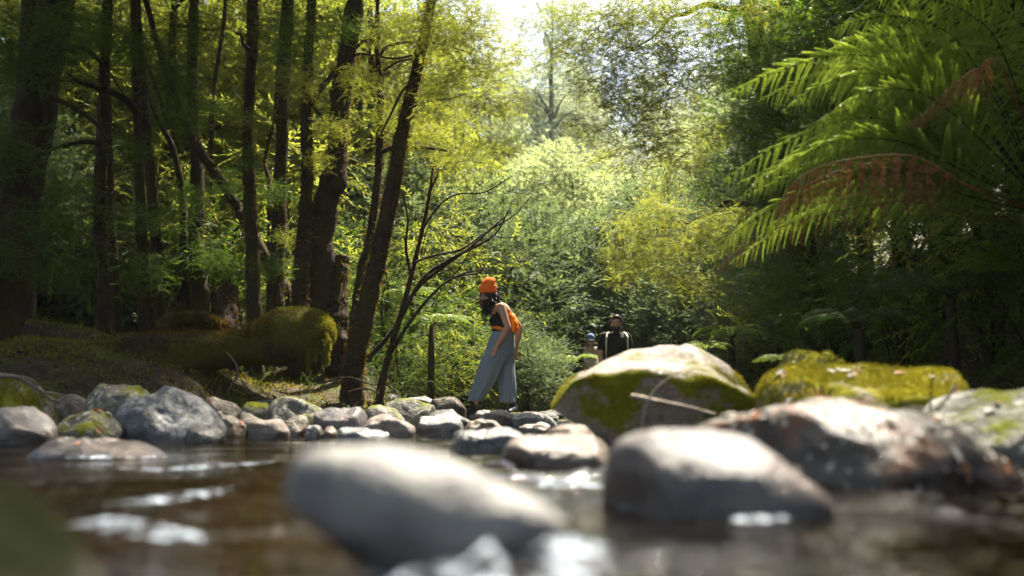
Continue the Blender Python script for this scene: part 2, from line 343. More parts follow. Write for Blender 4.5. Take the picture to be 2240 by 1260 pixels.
prof_rock('low brown speckled boulder strewn with fallen leaves and rusty patches',
    [(1520, 960), (1545, 905), (1640, 892), (1760, 872), (1880, 866), (1980, 880), (2030, 905), (2080, 950), (2130, 985), (2165, 1030)], 3.15, .95, 'speckled', 6, lump=.06, zlow=-.01, name=B, facets=2, top=-.028)
prof_rock('big humped boulder with green moss patches in front of the two walkers',
    [(1208, 905), (1212, 850), (1250, 812), (1320, 782), (1400, 760), (1480, 754), (1545, 764), (1600, 790), (1650, 828), (1700, 868), (1740, 900)], 5.3, 1.25, 'mossy_big', 7, lump=.05, zlow=.06, name=B, bury=.45, top=-.045, low=[(1208, 898), (1260, 930), (1330, 962), (1420, 990), (1600, 1000), (1740, 960)], facets=5)
prof_rock('long boulder covered in yellow green moss, behind the speckled boulder',
    [(1655, 880), (1672, 838), (1720, 815), (1800, 797), (1850, 793), (1890, 796), (1950, 788), (2010, 806), (2060, 826), (2085, 845), (2100, 890)], 4.7, .8, 'mossy_yellow', 8, lump=.05, zlow=.02, name=B, bury=.4, top=.03, facets=4)
prof_rock('small pointed mossy rock peaking behind the yellow moss boulder', [(1700, 840), (1714, 790), (1722, 756), (1745, 750), (1780, 762), (1820, 782), (1850, 800), (1875, 840)], 5.6, .6, 'mossy', 9, lump=.09, zlow=.06, bury=.5)
prof_rock('rounded mottled grey boulder at the right edge of the stream', [(2030, 930), (2046, 890), (2080, 855), (2130, 838), (2200, 832), (2290, 838), (2380, 870), (2440, 930)], 4.1, .9, 'lichen', 10, lump=.04, zlow=.0, name=B, bury=.4)
prof_rock('flat topped brown slab in the water left of the purple grey rock', [(1098, 1000), (1110, 966), (1150, 954), (1220, 950), (1290, 950), (1330, 962), (1356, 990), (1362, 1010)], 3.6, .42, 'pink', 11, lump=.05, zlow=-.0, box=.45)
prof_rock('angular blue grey stone with a pale slanting face, mid stream', [(980, 972), (990, 945), (1030, 936), (1080, 932), (1110, 938), (1150, 955), (1160, 975)], 5.2, .4, 'blue', 12, lump=.07, zlow=0, box=.55)
prof_rock('small brown stone wedged between the slab and the big boulder', [(1190, 965), (1200, 940), (1240, 930), (1280, 932), (1300, 952), (1310, 968)], 4.7, .35, 'brown', 13, sub=4, zlow=0)
prof_rock('long low wet rock lying farthest out in the water on the left', [(42, 990), (70, 950), (105, 934), (150, 946), (200, 955), (260, 966), (320, 975), (365, 996)], 4.6, .4, 'purple', 14, lump=.07, zlow=0)
LR = [  # label, profile, depth, size, material
 ('big blue grey rock with a lichen crown on the left shore', [(255, 945), (262, 900), (275, 868), (310, 856), (370, 855), (430, 872), (465, 900), (485, 935), (492, 950)], 6.9, .75, 'blue'),
 ('dark stone with a notch, low at the right foot of the big blue grey rock', [(405, 952), (420, 930), (445, 926), (480, 938), (492, 952)], 6.5, .25, 'dark'),
 ('lichen covered boulder behind the big blue grey rock', [(172, 900), (180, 862), (205, 842), (250, 840), (300, 848), (325, 870), (335, 900)], 7.8, .7, 'lichen'),
 ('ribbed low stone with fallen leaves left of the big blue grey rock', [(118, 945), (135, 908), (180, 897), (230, 904), (256, 925), (262, 948)], 6.6, .45, 'lichen'),
 ('dark round rock with pale top at the left edge', [(-60, 960), (-40, 900), (0, 884), (45, 880), (75, 900), (100, 935), (112, 958)], 6.2, .6, 'purple'),
 ('tall mossy boulder under the grey dead branch at the left edge', [(-90, 900), (-60, 830), (-10, 812), (40, 822), (75, 845), (95, 880), (105, 915)], 7.4, .8, 'mossy'),
 ('half hidden olive stone between the mossy boulder and the lichen boulder', [(68, 905), (75, 868), (95, 848), (120, 850), (135, 875), (140, 905)], 8.3, .5, 'mossy'),
 ('small pinkish stone beside the lichen covered boulder', [(128, 905), (135, 868), (160, 862), (182, 872), (190, 900)], 8.2, .4, 'pink'),
 ('dark brown pointed stone right of the lichen crowned rock', [(446, 905), (452, 872), (475, 863), (505, 868), (522, 890), (528, 910)], 7.9, .45, 'brown'),
 ('leaf strewn low stone touching the lichen crowned rock on its right', [(470, 940), (480, 908), (505, 900), (528, 912), (535, 940)], 7.2, .3, 'brown'),
 ('moss capped stone behind the tan triangular stone', [(522, 905), (530, 884), (555, 877), (585, 880), (600, 905)], 8.6, .4, 'mossy'),
 ('tan triangular stone on the left shore', [(520, 925), (525, 900), (540, 896), (560, 905), (575, 925)], 7.9, .3, 'pink'),
 ('long lichen topped rock left of the dark purple boulder', [(575, 915), (585, 876), (620, 868), (660, 874), (700, 890), (725, 915)], 8.4, .55, 'lichen'),
 ('wide pinkish stone at the waterline with a wet foot', [(518, 948), (528, 922), (570, 915), (612, 918), (632, 945)], 7.4, .35, 'pink'),
 ('small grey brown stone between the pinkish stone and the dark purple boulder', [(618, 938), (626, 912), (650, 906), (672, 912), (678, 938)], 7.8, .3, 'brown'),
 ('dark purple boulder with a flat right side in the middle of the shore row', [(675, 930), (684, 900), (715, 885), (750, 882), (785, 888), (800, 905), (803, 930)], 8.0, .5, 'purple'),
 ('small wet stone at the foot of the dark purple boulder, left one', [(665, 945), (672, 930), (690, 925), (700, 932), (706, 946)], 7.3, .2, 'grey'),
 ('small wet stone at the foot of the dark purple boulder, right one', [(700, 947), (710, 933), (725, 930), (740, 948)], 7.2, .2, 'brown'),
 ('flat wet slab low in the water under the dark purple boulder', [(735, 950), (745, 938), (790, 933), (830, 938), (850, 950)], 6.9, .3, 'blue'),
 ('pale flat stone with a straight wet edge at the waterline', [(795, 936), (805, 912), (840, 906), (880, 920), (908, 937)], 7.7, .35, 'pink'),
 ('olive lichen stone with a dark overhang, left half of the pair', [(798, 918), (806, 890), (830, 884), (865, 892), (885, 912)], 8.6, .4, 'lichen'),
 ('flat olive slab perched on its neighbour with a dark gap below', [(838, 905), (845, 882), (880, 873), (915, 876), (950, 886), (958, 898)], 8.9, .4, 'lichen'),
 ('brown stone under the bushes left of the woman', [(935, 895), (945, 872), (975, 868), (1000, 872), (1020, 895)], 10.2, .45, 'brown'),
 ('dark layered stone behind the white rounded stone', [(905, 925), (915, 900), (950, 888), (990, 893), (1020, 910), (1040, 925)], 8.9, .35, 'dark'),
 ('white rounded stone at the waterline left of the woman', [(905, 937), (915, 915), (945, 905), (985, 905), (1008, 920), (1014, 936)], 8.1, .35, 'smooth'),
 ('tan stone just behind the white rounded stone, at the foot of the bank', [(880, 880), (895, 870), (930, 868), (960, 882)], 10.8, .35, 'grey'),
 ('small round stone under the front shoe of the woman', [(1036, 912), (1044, 898), (1062, 894), (1080, 900), (1086, 914)], 10.6, .3, 'grey'),
 ('tan stone between the two shoes of the woman', [(1060, 920), (1072, 900), (1095, 896), (1120, 906), (1130, 920)], 10.1, .3, 'pink'),
 ('grey faceted stone below the front shoe of the woman', [(1040, 922), (1048, 906), (1070, 904), (1084, 922)], 9.6, .25, 'blue'),
 ('pale cracked stone right of the rear shoe of the woman', [(1112, 928), (1122, 906), (1150, 898), (1180, 906), (1196, 926)], 9.8, .4, 'grey'),
 ('low stone at the waterline below the pale cracked stone', [(1135, 936), (1148, 925), (1180, 920), (1206, 934)], 8.6, .25, 'pink'),
 ('small grey stone touching the big moss patched boulder', [(1185, 925), (1192, 908), (1210, 905), (1222, 925)], 8.9, .25, 'grey'),
 ('flat wet stone at the waterline right of the white rounded stone', [(1015, 936), (1022, 920), (1050, 914), (1085, 922), (1100, 936)], 8.4, .3, 'brown'),
]
for i, (lb, pr, Y, dp, mt) in enumerate(LR):
    prof_rock(lb, pr, Y, dp, mt, 20 + i, sub=5 if i in (0, 2, 5) else 4, lump=.07, zlow=None if Y > 10 else 0.0)
# loose cobbles filling the bar and shore
def cobble(seed):
    V, F = ico(3); r = np.random.default_rng(seed)
    for k in range(7):
        n = r.normal(size=3); n /= np.linalg.norm(n); d = .62 + .25 * r.random(); q = V @ n - d
        V = V - np.outer(np.maximum(q, 0) * .85, n)
    V = V * np.array([1, .8, .55]) * (1 + .10 * fbm(V * 2 + seed, seed, 3))[:, None]
    return mesh_np('river_stone', V, [F])
cob = []
for k, mt in enumerate(['grey', 'brown', 'pink', 'blue', 'lichen', 'purple', 'grey', 'brown']):
    me = cobble(50 + k); me.materials.append(R_[mt]); cob.append(me)
rng = np.random.default_rng(7)
def scatter_cobbles(n, fx, fy, smin, smax, label, group):
    for i in range(n):
        x, y = fx(), fy(); x = x(y) if callable(x) else x
        s = rng.uniform(smin, smax) ** 1.0; z = float(ground_z(x, y)); 
        o = obj('river_stone', cob[rng.integers(len(cob))], loc=(x, y, z + s * .15), rot=(rng.normal(0, .2), rng.normal(0, .2), rng.uniform(0, 6.3)), scale=(s, s, s))
        tag(o, label, 'stone', group)
scatter_cobbles(110, lambda: rng.uniform(-1.6, 1.9), lambda: rng.uniform(9.7, 13.2), .06, .17, 'loose fist to head sized cobble on the stone bar the woman walks along', 'cobbles on the stone bar')
scatter_cobbles(60, lambda: (lambda y: float(left_edge(y)) + rng.normal(.25, .35)), lambda: rng.uniform(6.6, 11.5), .06, .16, 'small loose cobble wedged between the bigger shore rocks on the left', 'cobbles on the left shore')
scatter_cobbles(80, lambda: (lambda y: float(left_edge(y)) + rng.uniform(.1, .9)), lambda: rng.uniform(7.0, 11.2), .03, .08, 'pebble in the wet gravel at the waterline of the left shore', 'pebbles at the left waterline')
scatter_cobbles(70, lambda: rng.uniform(.2, 3.2), lambda: rng.uniform(13, 20), .08, .2, 'cobble in the stream bed behind the woman', 'cobbles in the upper stream bed')
# ------------------------------------------------------------------ foliage templates
def spray_template(rng, n, L, Wd, ell, droop, fan=.9):
    """a leafy twig along +x: n folded leaves on alternate sides; returns V, quads"""
    V = []; F = []; 
    def q(a, b, c, d): k = len(V); V.extend([a, b, c, d]); F.append([k, k+1, k+2, k+3])
    c = lambda t: np.array([ell * t, .06 * ell * math.sin(5 * t), -droop * ell * t * t])
    for a, b in ((0, .5), (.5, 1)):
        p0, p1 = c(a), c(b); w0 = ell * .010 * (1.3 - a); w1 = ell * .010 * (1.2 - b)
        q(p0 + [0, w0, 0], p0 - [0, w0, 0], p1 - [0, w1, 0], p1 + [0, w1, 0])
        q(p0 + [0, 0, w0], p0 - [0, 0, w0], p1 - [0, 0, w1], p1 + [0, 0, w1])
    for i in range(n):
        t = .12 + .88 * (i + rng.random() * .6) / n; p = c(min(t, 1)); s = 1 if i % 2 else -1
        ang = fan * (1.0 - .55 * t) + rng.normal(0, .18); d = np.array([math.cos(ang), s * math.sin(ang), rng.normal(-.15, .28)]); d /= np.linalg.norm(d)
        l = L * rng.uniform(.7, 1.15); wv = np.cross(d, [rng.normal(0, .45), rng.normal(0, .45), 1.0]); wv /= np.linalg.norm(wv); wv *= Wd * rng.uniform(.8, 1.15) / 2
        nn = np.cross(d, wv); nn /= np.linalg.norm(nn) 
        q(p, p + d * l * .45 + wv + nn * Wd * .18, p + d * l - np.array([0, 0, l * .12]), p + d * l * .45 - wv + nn * Wd * .18)
    return np.array(V), np.array(F)
def crown_arrays(rng, clumps, per, temps, out=.9, up=.25, roll=.45, scv=.2, shell=.35):
    """clumps: (n,4) centre + radius. Sprays leave each clump's inner shell outward."""
    n = len(clumps) * per; c = np.repeat(clumps, per, 0); d = rng.normal(size=(n, 3)); d[:, 2] += up * 1.2; d /= np.linalg.norm(d, axis=1)[:, None]
    r = c[:, 3] * (shell + (1 - shell) * rng.random(n) ** .6); pos = c[:, :3] + d * r[:, None]
    h = d * out + rng.normal(0, .5, (n, 3)); h[:, 2] = h[:, 2] * .55 + up * .4
    R = basis(h, rng, roll); mb = MB(); ti = rng.integers(len(temps), size=n); sc = rng.uniform(1 - scv, 1 + scv, n)
    for k, (TV, TF) in enumerate(temps):
        m = ti == k
        if m.any(): mb.add(*place_many(TV, TF, R[m], pos[m], sc[m]))
    return mb
def ell_clumps(rng, n, rx, rz, cz, rc, taper=0.0, inner=.45):
    d = rng.normal(size=(n, 3)); d /= np.linalg.norm(d, axis=1)[:, None]; f = inner + (1 - inner) * rng.random(n) ** .5
    z = d[:, 2] * f; k = 1 - taper * (z + 1) / 2
    return np.stack([d[:, 0] * f * rx * k, d[:, 1] * f * rx * k, cz + z * rz, rc * rng.uniform(.7, 1.3, n) * (1 - .4 * taper * (z + 1) / 2)], 1)
rg = np.random.default_rng(11)
T_lance = [spray_template(rg, 12, .085, .020, .42, .25) for _ in range(5)]
T_small = [spray_template(rg, 16, .045, .022, .34, .12) for _ in range(5)]
T_bush = [spray_template(rg, 12, .085, .036, .36, .10) for _ in range(5)]
T_far = [spray_template(rg, 10, .17, .060, .70, .25) for _ in range(4)]
T_broad = [spray_template(rg, 9, .10, .042, .30, .2) for _ in range(4)]

def limbs_to(clumps, trunk, k, rng, r0=.05):
    """limbs from the trunk polyline to k of the clumps"""
    mb = MB(); idx = rng.choice(len(clumps), min(k, len(clumps)), replace=False)
    for i in idx:
        e = clumps[i, :3]; h = np.clip(e[2] - rng.uniform(.5, 1.6), trunk[0][2] + .3, trunk[-1][2]); zz = trunk[:, 2]
        s = np.array([np.interp(h, zz, trunk[:, 0]), np.interp(h, zz, trunk[:, 1]), h]); m = (s + e) / 2 + np.array([0, 0, rng.uniform(-.1, .3)]) + rng.normal(0, .12, 3)
        mb.add(*tube([s, m, e], [r0, r0 * .6, r0 * .2], 7, 5, cap=False))
    return mb
def proto_tree(name, label, cat, rng, H, clumps, per, temps, leaf, bark='bark', r=.12, limbs=14, **kw):
    root = thing(name, label, cat, (0, 0, -50))
    tr = np.array([[0, 0, -.4], [rng.normal(0, .1), rng.normal(0, .1), H * .35], [rng.normal(0, .2), rng.normal(0, .2), H * .7], [0, 0, H * .95]])
    mb = MB(); mb.add(*tube(tr, [r * 1.25, r, r * .6, r * .2], 12, 8, lump=.15))
    for i in range(0): pass
    obj('trunk', mb.mesh('trunk'), M[bark], root)
    obj('limbs', limbs_to(clumps, smooth_path(tr, 12), limbs, rng, r * .42).mesh('limbs'), M[bark], root)['kind'] = 'stuff'
    obj('crown', crown_arrays(rng, clumps, per, temps, **kw).mesh('crown', False), M[leaf], root)
    return root
# --- kinds of background plants (each built once, then copied)
PR = {}
PR['lime'] = [proto_tree('myrtle_tree', 'x', 'tree', rg, 9.5, ell_clumps(rg, 78, 2.3, 4.2, 5.6, .62), 26, T_lance + T_bush[:1], 'leaf_lime', r=.11, up=.2),
              proto_tree('myrtle_tree', 'x', 'tree', rg, 9.5, ell_clumps(rg, 78, 2.5, 3.8, 5.4, .60), 26, T_bush, 'leaf_lime', r=.10, up=.3)]
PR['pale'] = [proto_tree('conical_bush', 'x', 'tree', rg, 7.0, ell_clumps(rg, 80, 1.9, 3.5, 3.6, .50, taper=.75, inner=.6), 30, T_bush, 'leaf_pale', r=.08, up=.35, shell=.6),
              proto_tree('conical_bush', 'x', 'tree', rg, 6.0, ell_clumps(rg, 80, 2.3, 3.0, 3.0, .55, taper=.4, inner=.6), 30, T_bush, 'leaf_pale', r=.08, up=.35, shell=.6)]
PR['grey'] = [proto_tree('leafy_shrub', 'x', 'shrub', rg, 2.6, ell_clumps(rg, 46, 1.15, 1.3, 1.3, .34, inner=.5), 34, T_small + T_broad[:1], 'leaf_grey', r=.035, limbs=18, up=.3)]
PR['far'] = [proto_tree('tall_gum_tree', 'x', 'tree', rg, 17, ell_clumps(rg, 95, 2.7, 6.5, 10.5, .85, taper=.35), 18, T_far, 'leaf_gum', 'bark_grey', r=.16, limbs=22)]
PR['airy'] = [proto_tree('understory_shrub', 'x', 'shrub', rg, 2.8, ell_clumps(rg, 26, 1.25, 1.25, 1.6, .42, inner=.3), 15, T_lance, 'leaf_lime', r=.025, limbs=20, up=.1),
              proto_tree('understory_shrub', 'x', 'shrub', rg, 2.4, ell_clumps(rg, 30, 1.3, 1.0, 1.3, .40, inner=.3), 16, T_small, 'leaf_dark', r=.025, limbs=22, up=.1)]
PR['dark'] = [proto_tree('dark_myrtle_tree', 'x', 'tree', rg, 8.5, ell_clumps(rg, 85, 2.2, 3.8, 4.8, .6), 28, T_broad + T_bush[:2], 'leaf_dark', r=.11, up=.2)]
ALLPR = [p for v in PR.values() for p in v]
used_pr = set()
MARKS = [(40, 'the thick leftmost trunk'), (225, 'the slim straight trunk'), (330, 'the close pair of trunks'), (435, 'the merging dark trunks'), (550, 'the trunk with the stub branch'), (615, 'the twisted sapling'), (665, 'the forked mossy trunk'),
         (715, 'the broad flared trunk'), (815, 'the slender winding trunk'), (880, 'the leaning rust edged trunk'), (960, 'the bare fanning shrub'), (1070, 'the woman in the beanie'), (1160, 'the gap right of the woman'), (1250, 'the gap left of the capped person'),
         (1303, 'the capped person'), (1343, 'the bearded man'), (1420, 'the yellow leaved bough'), (1500, 'the hump of the big boulder'), (1600, 'the umbrella shaped fern'), (1700, 'the dark leaning tree'), (1780, 'the pointed mossy rock'), (1900, 'the yellow moss boulder'), (2050, 'the long tree fern fronds'), (2200, 'the mottled grey boulder')]
taken = {}
def where(x, y, label):
    px = 1120 + F_PX * x / y; mk = min(MARKS, key=lambda m: abs(m[0] - px))[1]; k = (label, mk); taken[k] = taken.get(k, 0) + 1
    return label + [' directly behind ', ' a little farther behind ', ' deeper in behind ', ' deepest in behind ', ' far back behind '][min(taken[k] - 1, 4)] + mk
def put(kind, x, y, s, label, group=None, sink=.1, z=None):
    if group: label = where(x, y, label)
    k = PR[kind]; root = k[rng.integers(len(k))]; zz = float(ground_z(x, y)) - sink if z is None else z
    sc = (s, s, s * rng.uniform(.92, 1.1)); rz = rng.uniform(0, 6.28)
    if root.name not in used_pr:
        used_pr.add(root.name); root.location = (x, y, zz); root.rotation_euler = (0, 0, rz); root.scale = sc; root['label'] = label
        if group: root['group'] = group
        return root
    return dup(root, (x, y, zz), rz, sc, label, group)
rng = np.random.default_rng(21)
# sunlit trees filling the forest behind the dark trunks (left)
G = 'sunlit myrtle trees deep in the left forest'
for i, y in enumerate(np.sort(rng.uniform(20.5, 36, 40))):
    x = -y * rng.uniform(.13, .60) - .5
    dk = x / y < -.27 and i % 5 < 1  # dark leaved trees put the far left forest's shade into leaf colour
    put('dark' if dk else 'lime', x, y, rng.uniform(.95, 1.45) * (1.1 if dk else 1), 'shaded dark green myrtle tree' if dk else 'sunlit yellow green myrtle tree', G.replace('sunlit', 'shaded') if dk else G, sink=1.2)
G = 'low bushes in the left forest'
for i, y in enumerate(np.sort(rng.uniform(16.5, 24, 26))):
    x = -y * rng.uniform(.05, .56) - .8
    put(['airy', 'grey', 'airy'][i % 3], x, y, rng.uniform(.9, 1.6), 'leafy understory bush', G)
# pale conical bushes filling the valley centre
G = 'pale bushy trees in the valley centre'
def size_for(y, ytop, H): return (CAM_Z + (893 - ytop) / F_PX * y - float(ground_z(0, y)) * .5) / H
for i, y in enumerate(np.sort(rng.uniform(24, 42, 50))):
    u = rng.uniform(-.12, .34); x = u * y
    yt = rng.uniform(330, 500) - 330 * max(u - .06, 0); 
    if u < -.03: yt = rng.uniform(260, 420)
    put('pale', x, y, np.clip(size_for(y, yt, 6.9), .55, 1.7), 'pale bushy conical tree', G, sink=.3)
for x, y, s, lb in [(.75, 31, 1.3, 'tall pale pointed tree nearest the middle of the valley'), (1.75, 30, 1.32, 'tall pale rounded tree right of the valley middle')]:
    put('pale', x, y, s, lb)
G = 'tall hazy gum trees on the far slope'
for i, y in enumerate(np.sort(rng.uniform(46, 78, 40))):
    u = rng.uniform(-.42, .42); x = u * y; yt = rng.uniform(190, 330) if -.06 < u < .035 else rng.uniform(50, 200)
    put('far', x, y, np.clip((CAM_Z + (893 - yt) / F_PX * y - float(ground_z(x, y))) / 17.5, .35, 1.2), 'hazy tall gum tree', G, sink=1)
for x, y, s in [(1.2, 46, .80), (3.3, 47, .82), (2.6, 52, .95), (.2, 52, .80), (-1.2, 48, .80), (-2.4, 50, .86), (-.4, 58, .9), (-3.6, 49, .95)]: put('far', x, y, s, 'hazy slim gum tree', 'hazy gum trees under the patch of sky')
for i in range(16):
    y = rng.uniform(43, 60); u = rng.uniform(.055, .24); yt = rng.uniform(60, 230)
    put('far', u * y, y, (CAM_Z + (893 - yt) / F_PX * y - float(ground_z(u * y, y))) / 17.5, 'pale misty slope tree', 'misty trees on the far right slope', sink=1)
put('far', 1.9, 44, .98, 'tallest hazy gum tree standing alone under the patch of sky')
# grey green shrubs behind the woman and walkers
G = 'grey green shrubs behind the walkers'
for x, y, s in [(.05, 15.0, .62), (-.1, 16.4, .7), (-.1, 17.6, 1.2), (.95, 19.8, 1.3), (.15, 14.2, .5), (3.4, 17.6, 1.0), (4.1, 16.0, 1.0), (2.2, 20.0, 1.4), (2.8, 21.5, 1.6), (-.6, 19.4, 1.5), (4.6, 18.5, 1.5), (.5, 21, 1.7), (1.6, 22.5, 1.7), (4.0, 14.2, .8), (3.3, 19, 1.2)]:
    put('grey', x, y, s, 'glossy grey green shrub', G)
G = 'lime shrubs on the bank left of the woman'
for x, y, s in [(-1.6, 14.0, .8), (-1.0, 14.6, .8), (-2.2, 15.2, .9), (-1.3, 16.2, 1.1), (-.7, 15.6, .85), (-.75, 13.6, .55), (-1.35, 13.0, .5), (-1.9, 17.5, 1.2), (-3.0, 16.4, 1.0), (-3.0, 14.2, .6), (-.9, 18, 1.3), (-2.6, 19, 1.4)]:
    put('airy', x, y, s, 'airy lime green shrub', G)
# dark trees on the right bank
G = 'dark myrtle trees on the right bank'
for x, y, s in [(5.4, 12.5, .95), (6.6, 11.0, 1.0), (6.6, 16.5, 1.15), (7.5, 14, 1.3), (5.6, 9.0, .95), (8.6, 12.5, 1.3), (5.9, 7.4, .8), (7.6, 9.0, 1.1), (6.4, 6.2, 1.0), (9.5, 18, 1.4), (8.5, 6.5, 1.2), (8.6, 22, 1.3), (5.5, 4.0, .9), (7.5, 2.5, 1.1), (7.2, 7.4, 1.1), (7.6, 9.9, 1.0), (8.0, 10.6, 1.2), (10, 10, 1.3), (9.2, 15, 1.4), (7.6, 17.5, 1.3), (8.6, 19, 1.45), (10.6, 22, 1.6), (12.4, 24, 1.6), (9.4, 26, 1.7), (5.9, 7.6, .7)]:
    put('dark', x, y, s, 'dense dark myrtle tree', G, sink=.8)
G = 'dark shrubs on the right bank'
for x, y, s in [(3.9, 10.2, .8), (4.3, 9.0, .9), (4.0, 12.4, .9), (4.8, 11.2, 1.0), (4.2, 7.8, .8), (4.9, 8.2, 1.0), (4.4, 6.4, .8), (5.2, 6.4, 1.0), (3.8, 13.8, .7), (4.5, 14.6, 1.0)]:
    put('airy', x, y, s, 'bare stemmed dark shrub', G)
for kroot in ALLPR:
    assert kroot.name in used_pr, kroot.name

# ------------------------------------------------------------------ the dark trunks of the left bank, one by one
def fuzz(rng, path, rad, n, L=.035, mat='moss_brown', side=None):
    """short moss blades standing on a trunk or log"""
    p = smooth_path(path, 60); t_, N, B = frames(p); i = rng.integers(0, 60, n); a = rng.uniform(0, 2 * math.pi, n)
    r = np.interp(i / 59, np.linspace(0, 1, len(rad)), rad); f = rng.random(n)[:, None]; j = np.minimum(i + 1, 59)
    d = N[i] * np.cos(a)[:, None] + B[i] * np.sin(a)[:, None]; pos = p[i] * (1 - f) + p[j] * f + d * (r * .93)[:, None]
    h = d + rng.normal(0, .5, (n, 3)); h[:, 2] -= .35
    TV = np.array([[0, -.16, 0], [0, .16, 0], [1, .05, 0], [1, -.05, 0]]) ; TF = np.array([[0, 1, 2, 3]])
    return place_many(TV, TF, basis(h, rng, 1.0), pos, L * rng.uniform(.5, 1.5, n))
rt = np.random.default_rng(5)
crown_top = []
for k in range(3):
    me = crown_arrays(rt, ell_clumps(rt, 80, 2.2, 2.6, 0, .65), 24, T_lance, up=.1).mesh('crown', False); me.materials.append(M['leaf_dark']); crown_top.append(me)
me = crown_arrays(rt, ell_clumps(rt, 62, 2.0, 2.2, 0, .6), 22, T_lance + T_small[:1], up=.1).mesh('crown', False); me.materials.append(M['leaf_yellow']); crown_top.append(me)
crown_small = []
for k, (tt, mt) in enumerate([(T_lance, 'leaf_dark'), (T_lance, 'leaf_lime'), (T_lance, 'leaf_yellow'), (T_small, 'leaf_dark')]):
    big = [(TV * 2.5, TF) for TV, TF in tt]; me = crown_arrays(rt, ell_clumps(rt, 44, 2.5, 1.9, 0, .55, inner=.05), 7, big, up=.0, shell=.1).mesh('foliage', False); me.materials.append(M[mt]); crown_small.append(me)
def px_foliage(root, o0, px, py, Y, r, k, name='foliage'):
    q = P(px, py, Y) - o0; s = r / F_PX * Y / 2.5
    return obj(name, crown_small[k], None, root, loc=tuple(q), rot=(0, 0, rt.uniform(0, 6)), scale=(s, s, s * .8))
def px_tree(label, pts, widths, Y, branches=(), leafs=(), top=True, crown=0, bark='bark', fz=900, name='forest_tree', lump=.16, crown_s=1.3, base_z=None, Yt=None):
    """tree whose trunk runs through the photo pixels pts (bottom first) at depth Y, with the trunk widths in pixels"""
    Ys = np.linspace(Y, Yt if Yt else Y + .5, len(pts)); W = [P(a, b, yy) for (a, b), yy in zip(pts, Ys)]
    rad = [max(w_, 5) / 2 / F_PX * Y for w_ in widths]
    gx, gy = W[0][0], W[0][1]; gz = float(ground_z(gx, gy))
    if W[0][2] > gz and name != 'overhanging_bough': W = [np.array([gx - (W[1][0] - gx) * .1, gy, gz - .25])] + W; rad = [rad[0] * 1.25] + rad
    if top:
        d = W[-1] - W[-2]; d /= np.linalg.norm(d); e = W[-1]; H = rt.uniform(3.2, 5.0)
        W += [e + d * H * .5 + [0, 0, .3], e + d * H + [rt.normal(0, .3), rt.normal(0, .3), .6]]; rad += [rad[-1] * .75, rad[-1] * .35]
    o0 = W[0].copy(); W = [q - o0 for q in W]; root = thing(name, label, 'tree', tuple(o0))
    obj('trunk', MB().add(*tube(W, rad, 90, 20, lump=lump * 1.25, seed=int(Y * 10), lf=4.0)).mesh('trunk'), M[bark], root)
    if fz: obj('moss', MB().add(*fuzz(rt, W, rad, int(fz * 1.6), .045)).mesh('moss', False), M['moss_brown'], root)['kind'] = 'stuff'
    for br in branches:
        bp, bw = br[0], br[1]; dY = br[2] if len(br) > 2 else 0
        q = [P(a, b, Y + .15 + dY * k / max(1, len(bp) - 1)) - o0 for k, (a, b) in enumerate(bp)]
        obj('branch', MB().add(*tube(q, [x / 2 / F_PX * Y for x in bw], 22, 7, lump=.2, seed=len(bp), lf=2)).mesh('branch'), M[bark], root)
    for (a, b, r, k) in leafs: px_foliage(root, o0, a, b, Y - .5, r, k)
    if top: obj('crown', crown_top[crown], None, root, loc=tuple(W[-1]), rot=(0, 0, rt.uniform(0, 6)), scale=(crown_s,) * 3)
    return root
px_tree('thick dark leaning trunk at the left edge, the widest of all', [(-30, 760), (10, 600), (45, 420), (75, 240), (125, 0)], [120, 105, 92, 86, 78], 10.5,
    [([(80, 170), (130, 115), (175, 105), (215, 130), (238, 180)], [16, 13, 11, 9, 6], .6), ([(60, 190), (120, 215), (170, 240), (215, 275), (235, 310)], [15, 13, 11, 9, 6], .5)], leafs=[(40, 120, 130, 0), (150, 60, 110, 0), (-10, 330, 120, 0), (90, 480, 90, 3), (20, 560, 100, 3)])
px_tree('slim straight dark trunk, second from the left edge', [(228, 700), (218, 500), (224, 250), (236, 0)], [30, 26, 24, 22], 13.5,
    [([(222, 315), (180, 310), (120, 325), (60, 350), (0, 385)], [11, 10, 8, 6, 5], -.8), ([(230, 200), (205, 190), (170, 178), (150, 160)], [11, 9, 8, 5], -.4)], leafs=[(180, 60, 90, 0), (260, 90, 80, 3), (150, 420, 70, 3), (160, 600, 90, 3)])
px_tree('thin trunk close behind the slim straight trunk on the left', [(250, 640), (243, 480), (240, 330), (232, 0)], [24, 18, 14, 10], 15.5, fz=500)
px_tree('left trunk of the close pair with an arching branch', [(318, 690), (305, 400), (298, 200), (292, 0)], [26, 22, 18, 14], 14.2,
    [([(302, 250), (270, 215), (225, 195), (180, 180), (150, 165)], [20, 16, 14, 10, 7], -.6)], fz=600, leafs=[(330, 110, 90, 3), (290, 330, 60, 0), (270, 480, 80, 3)])
px_tree('right trunk of the close pair, forking outward at the top', [(352, 690), (345, 560), (326, 350), (312, 180), (300, 0)], [28, 26, 22, 20, 14], 14.6, fz=600, leafs=[(380, 170, 80, 0), (380, 480, 70, 3), (330, 590, 70, 0)])
px_tree('crooked trunk that leans diagonally across the others', [(640, 670), (600, 600), (540, 490), (478, 385), (430, 320), (375, 190), (335, 60)], [26, 26, 24, 22, 22, 18, 12], 14.0, fz=900, leafs=[(400, 250, 70, 0), (530, 400, 60, 0)])
